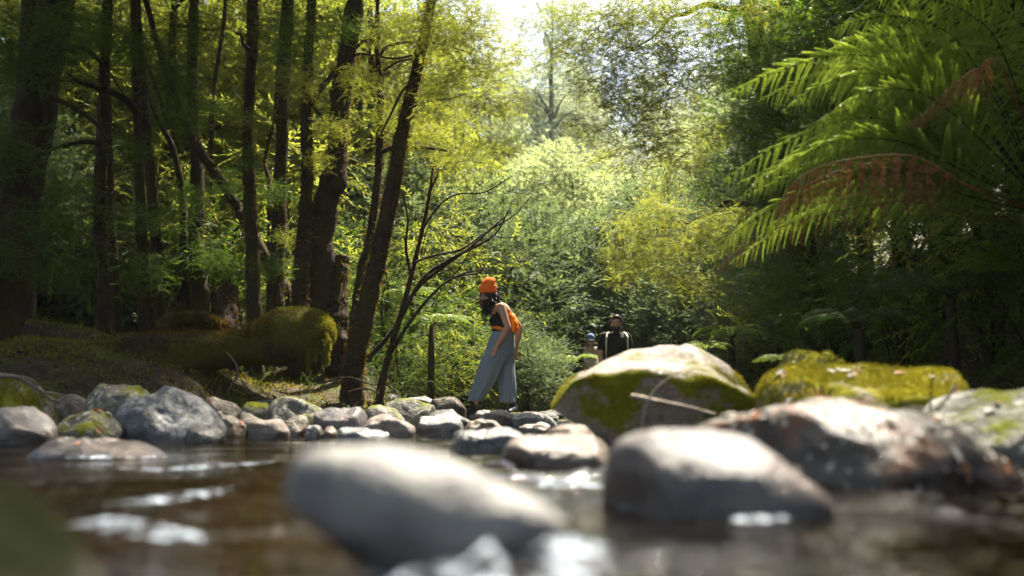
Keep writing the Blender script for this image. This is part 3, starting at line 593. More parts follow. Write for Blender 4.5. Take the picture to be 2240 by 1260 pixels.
px_tree('dark trunk merging with the crooked leaning one', [(440, 700), (428, 520), (432, 380), (420, 200), (425, 0)], [42, 34, 30, 24, 22], 14.8, [([(405, 700), (402, 560), (398, 430), (380, 330), (345, 260), (320, 200)], [24, 20, 17, 14, 12, 8], .2)], leafs=[(430, 60, 80, 0), (470, 220, 60, 3), (470, 560, 70, 0), (420, 430, 50, 0)])
px_tree('thin pole like trunk seen against bright leaves', [(470, 620), (462, 330), (468, 200), (488, 60), (495, -20)], [13, 12, 11, 9, 8], 17.0, fz=300, crown=3)
px_tree('upright dark trunk with a short stub branch on its left', [(556, 705), (548, 450), (542, 280), (552, 90), (553, 0)], [34, 28, 25, 26, 26], 12.8, [([(545, 110), (532, 95), (528, 78), (515, 72)], [12, 9, 7, 5])], fz=1400, leafs=[(560, 260, 50, 1), (540, 340, 45, 0), (590, 580, 50, 0), (600, 60, 70, 0)])
px_tree('upright trunk left of the forked mossy trunk', [(600, 690), (610, 500), (618, 250), (630, 0)], [38, 31, 27, 28], 13.6, fz=1200, leafs=[(640, 120, 70, 0), (600, 420, 50, 0), (640, 520, 40, 1)])
px_tree('twisted thin sapling between two upright trunks', [(588, 660), (590, 420), (580, 350), (600, 260), (610, 120), (620, 0)], [10, 11, 9, 9, 7, 6], 15.0, fz=200, top=False)
px_tree('mossy trunk with a fork reaching to its right', [(655, 710), (660, 560), (672, 400), (670, 230), (682, 0)], [40, 34, 28, 25, 20], 12.9,
    [([(680, 228), (700, 195), (720, 172), (742, 145), (775, 120)], [15, 14, 12, 12, 9], .6)], fz=1500, crown=3, leafs=[(690, 60, 80, 3), (650, 180, 60, 1)])
px_tree('broad flared trunk, the heaviest of the middle group', [(682, 720), (698, 600), (708, 480), (732, 380), (738, 300), (752, 180), (775, 20)], [74, 60, 54, 50, 46, 46, 40], 13.3,
    [([(775, 105), (790, 95), (810, 75), (820, 50)], [10, 8, 7, 5]), ([(770, 120), (800, 118), (860, 128), (905, 120)], [7, 6, 5, 4])], fz=1800, lump=.2, crown_s=.6, crown=3, leafs=[(730, 280, 50, 2), (760, 60, 60, 3), (700, 350, 40, 2)])
px_tree('slender winding trunk beside the leaning rust edged trunk', [(775, 740), (790, 600), (808, 520), (828, 370), (832, 200), (824, 100), (826, 0)], [28, 22, 18, 18, 14, 10, 9], 12.9,
    [([(830, 120), (850, 100), (900, 92), (960, 96), (1030, 116)], [8, 7, 6, 4, 3], -.3), ([(832, 300), (870, 265), (905, 230), (930, 205)], [8, 7, 6, 4], -.6),
     ([(835, 332), (870, 320), (920, 322), (975, 330), (995, 340)], [12, 11, 8, 5, 3], -.7), ([(838, 155), (870, 135), (905, 125), (925, 90)], [6, 5, 4, 3])], fz=900, crown=3, crown_s=.55, leafs=[(860, 60, 70, 2), (790, 180, 60, 2), (930, 300, 60, 2), (850, 260, 50, 2)])
px_tree('leaning mossy trunk with rust coloured right edge, rightmost big trunk', [(775, 790), (800, 680), (828, 560), (858, 420), (878, 300), (912, 150), (945, 0)], [46, 42, 38, 34, 30, 26, 22], 11.9,
    [([(905, 180), (880, 200), (850, 260), (830, 300)], [7, 6, 5, 4]), ([(890, 240), (930, 222), (985, 215), (1020, 205)], [6, 5, 4, 3], .3)], fz=2600, crown=3, crown_s=.6, leafs=[(1000, 100, 90, 2), (960, 220, 70, 2), (1060, 240, 60, 2), (1000, 340, 60, 2), (1050, 60, 80, 2), (1095, 130, 80, 2), (1120, 230, 60, 1), (1030, 160, 80, 1), (1090, 330, 60, 2), (1000, 20, 80, 1), (930, 70, 60, 2)])
px_tree('dark shrubby tree with bare fanning branches left of the woman', [(832, 860), (850, 780), (885, 660), (915, 540), (935, 450), (948, 360)], [19, 14, 12, 10, 8, 5], 12.2,
    [([(868, 715), (925, 610), (1000, 560), (1080, 515), (1115, 455)], [9, 9, 7, 5, 3], .4), ([(905, 575), (945, 560), (1010, 545), (1060, 510), (1125, 470), (1160, 430)], [6, 6, 5, 4, 3, 2], .6),
     ([(925, 500), (960, 450), (1000, 425), (1060, 420), (1120, 385)], [6, 5, 4, 3, 2], .2), ([(898, 600), (888, 540), (892, 480), (880, 420)], [8, 6, 5, 3]),
     ([(940, 420), (960, 380), (985, 350)], [5, 4, 2]), ([(850, 780), (900, 700), (960, 630), (1010, 600), (1055, 590)], [9, 8, 6, 4, 3], -.4), ([(985, 610), (1010, 580), (1030, 545)], [3, 3, 2])], top=False, fz=250, bark='bark_dark', name='bare_shrub')
px_tree('tall broken stump with a ragged top, between big trunks', [(733, 760), (740, 660), (746, 565)], [46, 38, 36], 13.0, top=False, fz=500, name='tree_stump', lump=.25)
px_tree('low dark cut stump with a flat top', [(497, 760), (498, 700), (497, 634)], [52, 46, 44], 12.6, top=False, fz=400, name='tree_stump', lump=.15)
# the tree leaning out from the right bank; its yellow green sprays hang against the sky
ur = px_tree('dark leaning tree of the right bank whose airy sprays hang against the patch of sky', [(1790, 780), (1760, 560), (1715, 380), (1685, 220), (1655, 80), (1635, -20)], [60, 52, 46, 42, 40, 40], 12.5,
    [([(1640, 20), (1580, 18), (1545, 10), (1500, 30), (1470, 38), (1430, 80), (1380, 110)], [18, 14, 14, 12, 9, 6, 4], .4), ([(1655, 20), (1720, 12), (1780, 8)], [14, 11, 8])], fz=900, top=False,
    leafs=[(1250, 110, 70, 1), (1330, 110, 90, 1), (1480, 170, 90, 1), (1400, 10, 90, 1), (1500, 10, 90, 1), (1390, 240, 80, 1), (1300, 190, 70, 1), (1300, 60, 100, 1), (1400, 60, 110, 1), (1500, 90, 110, 1), (1580, 150, 90, 0), (1340, 180, 80, 1), (1440, 220, 110, 1), (1540, 290, 90, 1), (1360, 310, 90, 2), (1460, 360, 90, 2), (1300, 280, 60, 1), (1420, 140, 90, 1), (1560, 400, 70, 0), (1680, 120, 90, 0), (1640, 260, 80, 0), (1650, 360, 80, 3), (1760, 60, 110, 0), (1240, 20, 60, 1), (1600, 60, 90, 0), (1720, 420, 90, 3), (1690, 200, 100, 0), (1700, 290, 90, 3), (1740, 500, 100, 3), (1760, 600, 100, 3), (1770, 690, 90, 3), (1640, 170, 70, 3), (1700, 360, 80, 0), (1650, 30, 60, 1)])
yb = px_tree('yellow leaved overhanging bough held out low over the valley by a thin dark branch', [(1760, 560), (1680, 470), (1600, 440), (1560, 462), (1500, 488), (1430, 505), (1395, 540)], [16, 14, 10, 9, 7, 5, 3], 13.5, top=False, fz=0, name='overhanging_bough', Yt=14.2,
    leafs=[(1400, 500, 70, 2), (1450, 560, 80, 2), (1380, 590, 60, 2), (1500, 520, 70, 2), (1520, 620, 70, 1), (1450, 460, 60, 2), (1560, 540, 60, 1), (1350, 560, 40, 2), (1600, 480, 70, 1)])
# trees whose crowns roof the banks (their trunks stand left, right and behind the camera)
rng = np.random.default_rng(33)
for i, (x, y, h) in enumerate([(-5.5, 7.5, 8), (-8, 10, 9), (-8.6, 13.5, 10), (-9.5, 15, 11), (-10.8, 18, 11), (-11, 12, 10), (-10, 6, 9), (-6, 2, 7.5), (-6.4, 10.4, 8.5),  
                               (10, 13.6, 10), (7.6, 8.5, 9.5), (7.4, 6.3, 8), (8.5, 11, 11), (5.2, 3.0, 7), (7.5, 4.5, 9), (-3, -3, 8), (3.5, -4, 8), (0, -6, 9), (8, 0, 8), (-8, -2, 8), (10.8, 11, 10), (11, 15, 11), (10.5, 8, 10), (-7.4, 15.0, 11), (-9, 19, 11.5)]):
    gz = float(ground_z(x, y)); root = thing('canopy_tree', 'tall canopy tree on the ' + ('left' if x < 0 else 'right') + ' bank whose crown roofs the forest above the frame', 'tree', (x, y, gz - .3), group='canopy trees over the ' + ('left' if x < 0 else 'right') + ' bank')
    q = [[0, 0, 0], [rng.normal(0, .2), rng.normal(0, .2), h * .5], [rng.normal(0, .3), rng.normal(0, .3), h + 1]]
    obj('trunk', MB().add(*tube(q, [.2, .16, .08], 16, 9, lump=.15, seed=i)).mesh('trunk'), M['bark'], root)
    obj('crown', crown_top[i % 3], None, root, loc=(0, 0, h), rot=(0, 0, rng.uniform(0, 6)), scale=(1.55, 1.55, 1.0))


root = thing('canopy_tree', 'unseen tree added above the frame to shade the left shore rocks', 'tree', (-6.0, 8.6, float(ground_z(-6.0, 8.6)) - .3))  # unseen tree, added so its bough keeps sun off the shore rocks
obj('trunk', MB().add(*tube([[0, 0, 0], [.3, .2, 3.5], [1.8, .8, 6], [4.6, 1.6, 7.8]], [.2, .16, .1, .04], 16, 9, lump=.15)).mesh('trunk'), M['bark'], root)
for dx, dy, dz, s_ in ((3.6, 1.0, 8.3, .75), (5.0, 1.9, 8.5, .7), (2.2, 1.2, 8.2, .8)): obj('crown', crown_top[0], None, root, loc=(dx, dy, dz), scale=(s_, s_, s_ * .5))
# ------------------------------------------------------------------ fern fronds
def pinna_template(n=20, ragged=0.0, rs=np.random.default_rng(1)):
    V = []; F = []
    def q(*a): k = len(V); V.extend([np.array(x, float) for x in a]); F.append([k, k+1, k+2, k+3])
    q([0, .006, 0], [0, -.006, 0], [1, -.001, 0], [1, .001, 0])
    for i in range(n):
        x = .04 + .94 * i / n; l = .080 * (1 - x) ** .5 * (1 + .0 * x); w_ = .5 / n * 1.0
        for s in (1, -1):
            if rs.random() < ragged: continue
            a = rs.normal(0, .04 + ragged * .5); dz = -.02 - rs.random() * (.03 + ragged * .2)
            tip = [x + l * .42 + a * l, s * l, dz]; mid = [x + l * .18 + w_ , s * l * .45, .004]; mid2 = [x + l * .18 - w_, s * l * .45, .004]
            q([x, 0, 0], mid, tip, mid2)
    V = np.array(V); bend = rs.normal(0, .05); V[:, 1] += bend * V[:, 0] ** 2; V[:, 2] -= (.10 + rs.random() * .12) * V[:, 0] ** 2; return V, np.array(F)
T_pin = [pinna_template(22, .02, np.random.default_rng(90 + k)) for k in range(5)]; T_pin_dead = [pinna_template(18, .55, np.random.default_rng(k)) for k in range(3)]
def frond(parent, pts, Wm, rng, mat='fern', n=28, droop=.35, r=.007, label=None, temps=None, sweep=.75, upv=(0, 0, 1), zs=1.0, t0=.1, facing=(0, 0, .8)):
    p = smooth_path(pts, 80); t_, _, _ = frames(p); up = np.array(upv, float); S = np.cross(t_, up); S /= np.linalg.norm(S, axis=1)[:, None] + 1e-9
    temps = temps or T_pin; mb = MB(); ds = []; ps = []; sc = []; U = []
    for i in range(n):
        t = t0 + (1 - t0) * (i + .3) / n; k = min(int(t * 79), 79); pr = min((t - t0 * .5) / .22, 1) * max(1 - t, 0) ** .7 * 1.12 + .03
        for s in (1, -1):
            a = sweep + .25 * t + rng.normal(0, .09); d = S[k] * s * math.cos(a) + t_[k] * math.sin(a); d[2] -= droop * rng.uniform(.8, 1.2); d /= np.linalg.norm(d)
            ds.append(d); ps.append(p[k]); sc.append(Wm * pr * rng.uniform(.8, 1.12)); U.append(np.cross(S[k] * s, t_[k]) * s)
    ds = np.array(ds); U = np.array(facing) + np.array(U) * .2 + rng.normal(0, .2, ds.shape); yv = np.cross(U, ds); yv /= np.linalg.norm(yv, axis=1)[:, None] + 1e-9
    R = np.stack([ds, yv, np.cross(ds, yv)], 2); ti = np.arange(len(ds)) % len(temps)
    for k, (TV, TF) in enumerate(temps):
        m = ti == k; mb.add(*place_many(TV, TF, R[m], np.array(ps)[m], np.array(sc)[m]))
    o = obj('frond', mb.mesh('frond', False), M[mat], parent)
    if label: o['label'] = label
    obj('midrib', MB().add(*tube(p[::4], [r, r * .6, r * .15], 0, 5)).mesh('midrib'), M['fern_dead' if mat == 'fern_dead' else 'bark_dark'], o)
    return o
M['fern_shade'] = leaf_mat('shaded_fern_green', (.02, .04, .01), (.05, .085, .02), (1.8, 1.8, .8), .4)  # darker copy of the fern green, with the bank's shade put into the colour
rf = np.random.default_rng(3)
# the big tree fern reaching in from the right; its stem stands just outside the frame
fo = P(2300, 470, 7.4); gz = float(ground_z(fo[0], fo[1])); base = np.array([fo[0], fo[1], min(gz, fo[2] - .4) - .1])
tf = thing('tree_fern', 'large tree fern with bright yellow green fronds arching in from the right over the boulders', 'tree fern', tuple(base))
obj('trunk', MB().add(*tube([base * 0, [0, 0, (fo[2] - base[2]) * .6], fo - base], [.16, .13, .11], 14, 10, lump=.3)).mesh('trunk'), M['bark_dark'], tf)
def FR(pts, Y0, Y1, Wm, **k):
    Wm *= 1.2; k['n'] = int(k.get('n', 28) * (1.35 if k.get('mat') is None else 1.1))
    n = len(pts); q = [fo - base] + [P(a, b, (Y0 + (Y1 - Y0) * i / (n - 1)) * 1.2) - base for i, (a, b) in enumerate(pts)]
    k.setdefault('facing', (0, .75, .6)); k.setdefault('upv', (0, .75, .6)); k.setdefault('sweep', .72 if k.get('mat') is None else .75); k['droop'] = k['droop'] * (.6 if k.get('mat') is None else 1); return frond(tf, q, Wm, rf, **k)
FR([(2120, 120), (1990, 40), (1880, 45), (1790, 78)], 6.2, 5.9, .30, t0=.2, droop=.5)
FR([(2160, 170), (2020, 90), (1900, 80), (1800, 120), (1700, 160)], 6.4, 6.1, .34, droop=.5)
FR([(2120, 230), (1980, 140), (1830, 120), (1690, 160), (1578, 214)], 6.1, 5.6, .46, n=31, droop=.55)
FR([(2140, 270), (2010, 190), (1900, 160), (1790, 190), (1708, 246)], 6.0, 5.5, .44, n=29, droop=.6)
FR([(2160, 300), (2040, 235), (1920, 225), (1820, 250), (1740, 300)], 6.3, 6.0, .34, droop=.6)
FR([(2120, 350), (1980, 270), (1850, 262), (1700, 320), (1572, 404)], 5.9, 5.4, .44, n=31, droop=.5)
FR([(2140, 380), (2000, 300), (1880, 290), (1730, 350), (1600, 408)], 5.8, 5.3, .42, n=29, droop=.55)
FR([(2120, 400), (2000, 330), (1870, 330), (1740, 380), (1625, 432)], 6.0, 5.6, .36, droop=.5)
FR([(2130, 450), (2000, 390), (1860, 390), (1720, 440), (1620, 500), (1562, 560)], 5.9, 5.5, .40, n=29, droop=.6)
FR([(2140, 470), (2010, 420), (1870, 430), (1740, 480), (1650, 540), (1590, 580)], 6.2, 5.9, .34, droop=.6)
FR([(2170, 330), (2090, 270), (2010, 260), (1930, 290), (1860, 360)], 6.6, 6.6, .34, droop=.7)
FR([(2300, 200), (2240, 60), (2150, 0), (2040, -20)], 6.3, 6.2, .34, droop=.6)
FR([(2350, 250), (2380, 120), (2420, 60), (2500, 40)], 6.3, 6.3, .4, droop=.6)
FR([(2230, 560), (2160, 560), (2060, 600), (1990, 660)], 6.6, 6.8, .3, droop=.5)
FR([(2260, 620), (2230, 640), (2210, 700)], 6.4, 6.2, .3, droop=.5)
FR([(2150, 200), (2060, 110), (1960, 90), (1880, 110), (1790, 150)], 6.5, 6.3, .36, droop=.5)
FR([(2130, 250), (1990, 165), (1860, 150), (1740, 185), (1650, 226)], 6.3, 6.0, .40, droop=.6)
FR([(2140, 300), (2030, 210), (1940, 195), (1850, 225), (1780, 290)], 5.7, 5.4, .36, droop=.6)
FR([(2120, 370), (1990, 285), (1860, 275), (1760, 320), (1680, 380)], 6.2, 5.9, .42, droop=.6)
FR([(2120, 380), (1970, 310), (1830, 310), (1700, 370), (1610, 440)], 5.6, 5.2, .38, droop=.6)
FR([(2120, 430), (1980, 380), (1840, 400), (1720, 470), (1640, 540)], 5.7, 5.3, .40, droop=.6)
FR([(2200, 130), (2120, 30), (2000, -10), (1900, 10)], 6.1, 5.9, .36, droop=.5)
dl = 'rust brown dead frond with hanging withered leaflets'
FR([(2140, 420), (2010, 345), (1880, 345), (1770, 375), (1712, 430), (1690, 490)], 5.2, 4.75, .36, mat='fern_dead', droop=2.4, temps=T_pin_dead, n=20, label=dl, t0=.25)
FR([(2130, 410), (2000, 360), (1860, 365), (1740, 420), (1700, 470)], 5.3, 4.95, .34, mat='fern_dead', droop=3.0, temps=T_pin_dead, n=18, label=dl, t0=.35)
FR([(2200, 160), (2140, 150), (2080, 190), (2020, 250), (1965, 285)], 5.0, 4.8, .22, mat='fern_dead', droop=1.6, temps=T_pin_dead, n=20, label='curled rust brown dead frond high on the fern', t0=.3)
FR([(2150, 480), (2000, 440), (1840, 460), (1700, 500), (1600, 560), (1555, 600)], 5.6, 5.2, .26, mat='fern_dead', droop=3.0, temps=T_pin_dead, n=18, label=dl, t0=.4)
def fern_plant(label, px, py, Y, nf, R, Wm, rise=.5, mat='fern', a0=0, a1=6.283, name='fern', stem=0.0):
    c = P(px, py, Y); gz = float(ground_z(c[0], c[1])); b = np.array([c[0], c[1], min(gz, c[2]) - .03]); root = thing(name, label, 'fern', tuple(b)); h = c[2] - b[2]
    obj('stem', MB().add(*tube([[0, 0, -.05], [0, 0, max(h, .08)]], [.05, .04], 5, 7, lump=.3)).mesh('stem'), M['bark_dark'], root)
    for k in range(nf):
        a = a0 + (a1 - a0) * (k + rf.uniform(.2, .8)) / nf; q = R * rf.uniform(.8, 1.1); d = np.array([math.cos(a), math.sin(a), 0])
        frond(root, [[0, 0, h], d * q * .35 + [0, 0, h + rise * q * .6], d * q * .75 + [0, 0, h + rise * q * .55], d * q + [0, 0, h + rise * q * .1]], Wm, rf, mat=mat, n=22, droop=.25, r=.005, t0=.12)
    return root
fern_plant('umbrella shaped young tree fern behind the big boulder, right of the bearded man', 1600, 745, 12.5, 11, .52, .17, .55, 'fern')
fern_plant('low fern with drooping fronds left of the umbrella shaped tree fern', 1545, 770, 11.5, 7, .36, .13, .5)
fern_plant('fern with striped shiny fronds beside the left leg of the woman', 945, 712, 12.7, 6, .62, .20, .35, a0=-1.9, a1=.6)
fern_plant('fern frond clump behind the capped walker', 1240, 800, 16.2, 8, .62, .2, .45)
fern_plant('small bright fern at the left foot of the pointed mossy rock', 1735, 790, 6.6, 6, .30, .10, .2, a0=2.2, a1=5.6)
fern_plant('bright fern low on the bank behind the leaning mossy trunk', 900, 655, 14.5, 8, .5, .17, .5)
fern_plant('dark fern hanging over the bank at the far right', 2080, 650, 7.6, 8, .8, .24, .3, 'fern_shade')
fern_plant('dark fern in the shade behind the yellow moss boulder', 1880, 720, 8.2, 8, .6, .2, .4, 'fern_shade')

# ------------------------------------------------------------------ the fallen log on the left
LY = 10.6
lp = [(-260, 850), (-60, 822), (120, 812), (300, 795), (430, 775), (530, 758), (610, 741), (665, 737), (695, 744), (710, 750), (719, 756)]
lw = [160, 160, 150, 130, 100, 88, 122, 130, 116, 82, 30]
W = [P(a, b, LY) for a, b in lp]; o0 = W[4].copy(); W = [q - o0 for q in W]; rad = [x / 2 / F_PX * LY for x in lw]
log = thing('fallen_log', 'huge mossy fallen log on the left bank, its bright mossy end pointing at the woman', 'log', tuple(o0))
obj('trunk', MB().add(*tube(W, rad, 90, 26, lump=.20, seed=8, lf=1.6)).mesh('trunk'), M['log_moss'], log)
def log_moss(n, lo, hi, L, mat, name):
    p = smooth_path(W, 120); t_, N, B_ = frames(p); i = rf.integers(int(lo * 119), int(hi * 119), n); a = rf.uniform(0, 2 * math.pi, n)
    r = np.interp(i / 119, np.linspace(0, 1, len(rad)), rad); d = N[i] * np.cos(a)[:, None] + B_[i] * np.sin(a)[:, None]
    keep = d[:, 2] > rf.uniform(-.35, .25, n); d = d[keep]; i = i[keep]; r = r[keep]; n = len(i)
    V0 = p[i] + rf.normal(0, .01, (n, 3)); rr = r * (1 + .20 * fbm((V0 + d * r[:, None]) * 1.6 / max(rad) * .25, 8, 3)); pos = V0 + d * (rr * .98)[:, None]
    h = d * .8 + rf.normal(0, .45, (n, 3)); h[:, 2] -= .2
    TV = np.array([[0, -.22, 0], [0, .22, 0], [1, .06, 0], [1, -.06, 0]]); o = obj(name, MB().add(*place_many(TV, np.array([[0, 1, 2, 3]]), basis(h, rf, 1.2), pos, L * rf.uniform(.5, 1.6, n))).mesh(name, False), M[mat], log); o['kind'] = 'stuff'
log_moss(42000, .55, .995, .014, 'moss_tuft', 'moss')
log_moss(9000, .05, .62, .035, 'moss_brown', 'leaf_litter')
for k, (a, b, l) in enumerate([(700, 705, 60), (708, 722, 70), (714, 730, 58), (692, 735, 50), (676, 745, 60), (716, 742, 52)]):   # hanging moss beards on the end
    q = P(a, b, LY - .15 - .02 * k) - o0; e = q + [0.01, -.03, -l / F_PX * LY]; n = 260; f = rf.random(n)[:, None]; pos = q * (1 - f) + e * f + rf.normal(0, .018, (n, 3)) * (1 - .6 * f)
    h = rf.normal(0, .35, (n, 3)) + [0, 0, -1.]; o = obj('hanging_moss', MB().add(*place_many(np.array([[0, -.16, 0], [0, .16, 0], [1, .05, 0], [1, -.05, 0]]), np.array([[0, 1, 2, 3]]), basis(h, rf, 1), pos, np.full(n, .045))).mesh('hanging_moss', False), M['moss_tuft'], log); o['kind'] = 'stuff'
# root plate mound behind the log
W2 = [P(a, b, 11.3) for a, b in [(330, 760), (360, 715), (400, 700), (450, 705), (500, 725)]]; o2 = W2[0].copy()
mound = thing('rotten_log', 'brown rotten log heaped with dead leaves behind the mossy log', 'log', tuple(o2))
obj('trunk', MB().add(*tube([q - o2 for q in W2], [.06, .09, .08, .10, .06], 40, 16, lump=.35, seed=4, lf=2)).mesh('trunk'), M['log_moss'], mound)
obj('leaf_litter', MB().add(*fuzz(rf, [q - o2 for q in W2], [.06, .09, .08, .10, .06], 4000, .04)).mesh('leaf_litter', False), M['moss_brown'], mound)['kind'] = 'stuff'
def stick(name, label, cat, pts, Y, w_, mat='twig_dead', dY=0, side=(), kind=None):
    W = [P(a, b, Y + dY * i / (len(pts) - 1)) for i, (a, b) in enumerate(pts)]; o0 = W[0].copy(); root = thing(name, label, cat, tuple(o0))
    obj('stem', MB().add(*tube([q - o0 for q in W], [x / 2 / F_PX * Y for x in w_], 24, 6, lump=.2)).mesh('stem'), M[mat], root)
    for sp, sw in side:
        obj('side_twig', MB().add(*tube([P(a, b, Y + dY * .5) - o0 for a, b in sp], [x / 2 / F_PX * Y for x in sw], 14, 5, lump=.2)).mesh('side_twig'), M[mat], root)
    return root
stick('dead_branch', 'grey dead branch trailing down over the rocks at the left edge', 'branch', [(-60, 818), (0, 822), (45, 828), (80, 848), (110, 872), (135, 880)], 6.9, [10, 10, 9, 8, 6, 4], 'bark_grey',
      side=[([(62, 838), (80, 862), (92, 890), (106, 918)], [5, 4, 3, 2]), ([(20, 826), (60, 826), (85, 842)], [4, 4, 3]), ([(95, 858), (130, 862), (165, 874)], [4, 3, 2])])
stick('dead_stick', 'pale broken stick lying across the front of the big boulder', 'stick', [(1380, 866), (1440, 878), (1500, 890), (1565, 906)], 4.6, [12, 10, 8, 4])
stick('dry_grass_stem', 'thin dry stem bending in an arc in front of the big boulder', 'stem', [(1404, 935), (1412, 890), (1440, 845), (1500, 803)], 4.5, [4, 4, 3, 2], 'twig_dead')
stick('dead_stick', 'short pale stick poking up left of the mottled boulder on the right', 'stick', [(2048, 893), (2075, 868), (2092, 842)], 3.9, [8, 8, 7])
stick('thin_twig', 'thin dark twig standing on the right end of the yellow moss boulder', 'stick', [(2034, 895), (2038, 860), (2040, 815)], 4.2, [5, 4, 3], 'bark_dark')
stick('thin_twig', 'short dark twig stuck in the left slope of the yellow moss boulder', 'stick', [(1722, 838), (1745, 856), (1757, 870)], 4.25, [4, 4, 3], 'bark_dark')
stick('root', 'curled pale root hanging under the mossy log', 'root', [(495, 770), (515, 795), (520, 820), (505, 845), (498, 862)], 10.2, [4, 5, 5, 4, 3], 'bark_grey')
stick('leaning_sapling', 'thin bare sapling leaning far to the right over the bank toward the woman', 'sapling', [(800, 790), (862, 720), (905, 640), (960, 590), (1030, 540), (1075, 500), (1110, 470)], 12.6, [14, 10, 9, 8, 6, 4, 2], 'bark_dark',
      side=[([(985, 608), (1010, 602), (1050, 596), (1065, 570)], [7, 5, 4, 2]), ([(1075, 514), (1100, 520), (1140, 518)], [3, 3, 2])])
for k, (lb, pts) in enumerate([('thin dead twig lying on the bank under the end of the mossy log', [(700, 838), (760, 826), (815, 842)]), ('forked dead twig on the bank above the white rounded stone', [(760, 858), (800, 850), (830, 862)])]):
    stick('dead_twig', lb, 'twig', pts, 10.6, [5, 4, 3], 'bark_dark')
stick('dry_twig', 'small twig with dry leaves resting on the ribbed low stone', 'twig', [(205, 915), (215, 922), (228, 935), (240, 950)], 6.2, [3, 3, 3, 2])
# sedge tuft
c = P(772, 800, 11.3); gz = float(ground_z(c[0], c[1])); sg = thing('sedge_tuft', 'tuft of long arching grass blades at the foot of the leaning mossy trunk', 'grass tuft', (c[0], c[1], min(gz, c[2])))
mb = MB()
for k in range(60):
    a = rf.uniform(0, 6.28); L = rf.uniform(.2, .42); d = np.array([math.cos(a), math.sin(a), 0]) ; s = np.array([-d[1], d[0], 0]) * .006; r0 = rf.uniform(.15, .7); V = []
    for j in range(6):
        u = j / 5; V += [d * L * r0 * u ** 1.5 + [0, 0, L * (u - .75 * r0 * u * u * u)] + s * (1 - u), d * L * r0 * u ** 1.5 + [0, 0, L * (u - .75 * r0 * u * u * u)] - s * (1 - u)]
    mb.add(np.array(V), np.array([[2*j, 2*j+1, 2*j+3, 2*j+2] for j in range(5)]))
obj('blades', mb.mesh('blades', False), M['grass'], sg)['kind'] = 'stuff'
# ground cover on the banks: leafy sprigs and leaf litter, nobody could count them
def cover(name, n, xr, yr, temps, mat, smin, smax, up=.7, cond=None, lift=0.0):
    x = rf.uniform(*xr, n); y = rf.uniform(*yr, n); m = (x < left_edge(y) - .15) | (x > right_edge(y) + .15)
    if cond is not None: m &= cond(x, y)
    cl = vnoise(np.stack([x * 1.6, y * 1.6, x * 0], -1), 77) > rf.uniform(-.9, .5, n); m &= cl; x, y = x[m], y[m]; z = ground_z(x, y) + lift
    h = rf.normal(0, .6, (len(x), 3)); h[:, 2] = up * rf.uniform(.4, 1.4, len(x)); R = basis(h, rf, .6); ti = rf.integers(len(temps), size=len(x)); mb = MB(); pos = np.stack([x, y, z], 1); sc = rf.uniform(smin, smax, len(x))
    for k, (TV, TF) in enumerate(temps):
        q = ti == k
        if q.any(): mb.add(*place_many(TV, TF, R[q], pos[q], sc[q]))
    o = obj(name, mb.mesh(name, False), M[mat]); o['kind'] = 'stuff'; tag(o, 'low leafy ground cover over the stream banks', 'ground cover'); return o
cover('ground_cover', 3600, (-9, 1), (9.8, 19), T_small, 'leaf_dark', .35, .8, cond=lambda x, y: (y > 11.4) | (x > -2.6))
cover('ground_cover', 2600, (2.8, 8), (4, 18), T_small, 'leaf_dark', .6, 1.2)['label'] = 'dark leafy ground cover over the right bank'
TL = [(np.array([[0, 0, 0], [.45, .22, .06], [1, 0, 0], [.45, -.22, .04]]), np.array([[0, 1, 2, 3]]))]
M['litter'] = leaf_mat('leaf_litter_brown', (.05, .028, .014), (.20, .12, .06), (1, .8, .6), .15, rough=.7)
M['litter_pale'] = leaf_mat('pale_fallen_leaf', (.30, .27, .23), (.55, .52, .47), (1, .9, .7), .15, rough=.55)
M['litter_rust'] = leaf_mat('rust_fallen_leaf', (.20, .085, .045), (.34, .17, .09), (1, .8, .6), .15, rough=.6)
o = cover('leaf_litter', 16000, (-9, 6), (7, 19), TL, 'litter', .04, .09, up=.12, lift=.012); o['label'] = 'brown dead leaves littering the banks'; o['category'] = 'leaf litter'
# moss cushions on the bank below the log
o = cover('moss_cushions', 24000, (-7, -.7), (9.6, 13), [(np.array([[0, -.2, 0], [0, .2, 0], [1, .06, 0], [1, -.06, 0]]), np.array([[0, 1, 2, 3]]))], 'moss_tuft', .025, .05, up=1.0); o['label'] = 'yellow green moss cushions on the left bank'; o['category'] = 'moss'

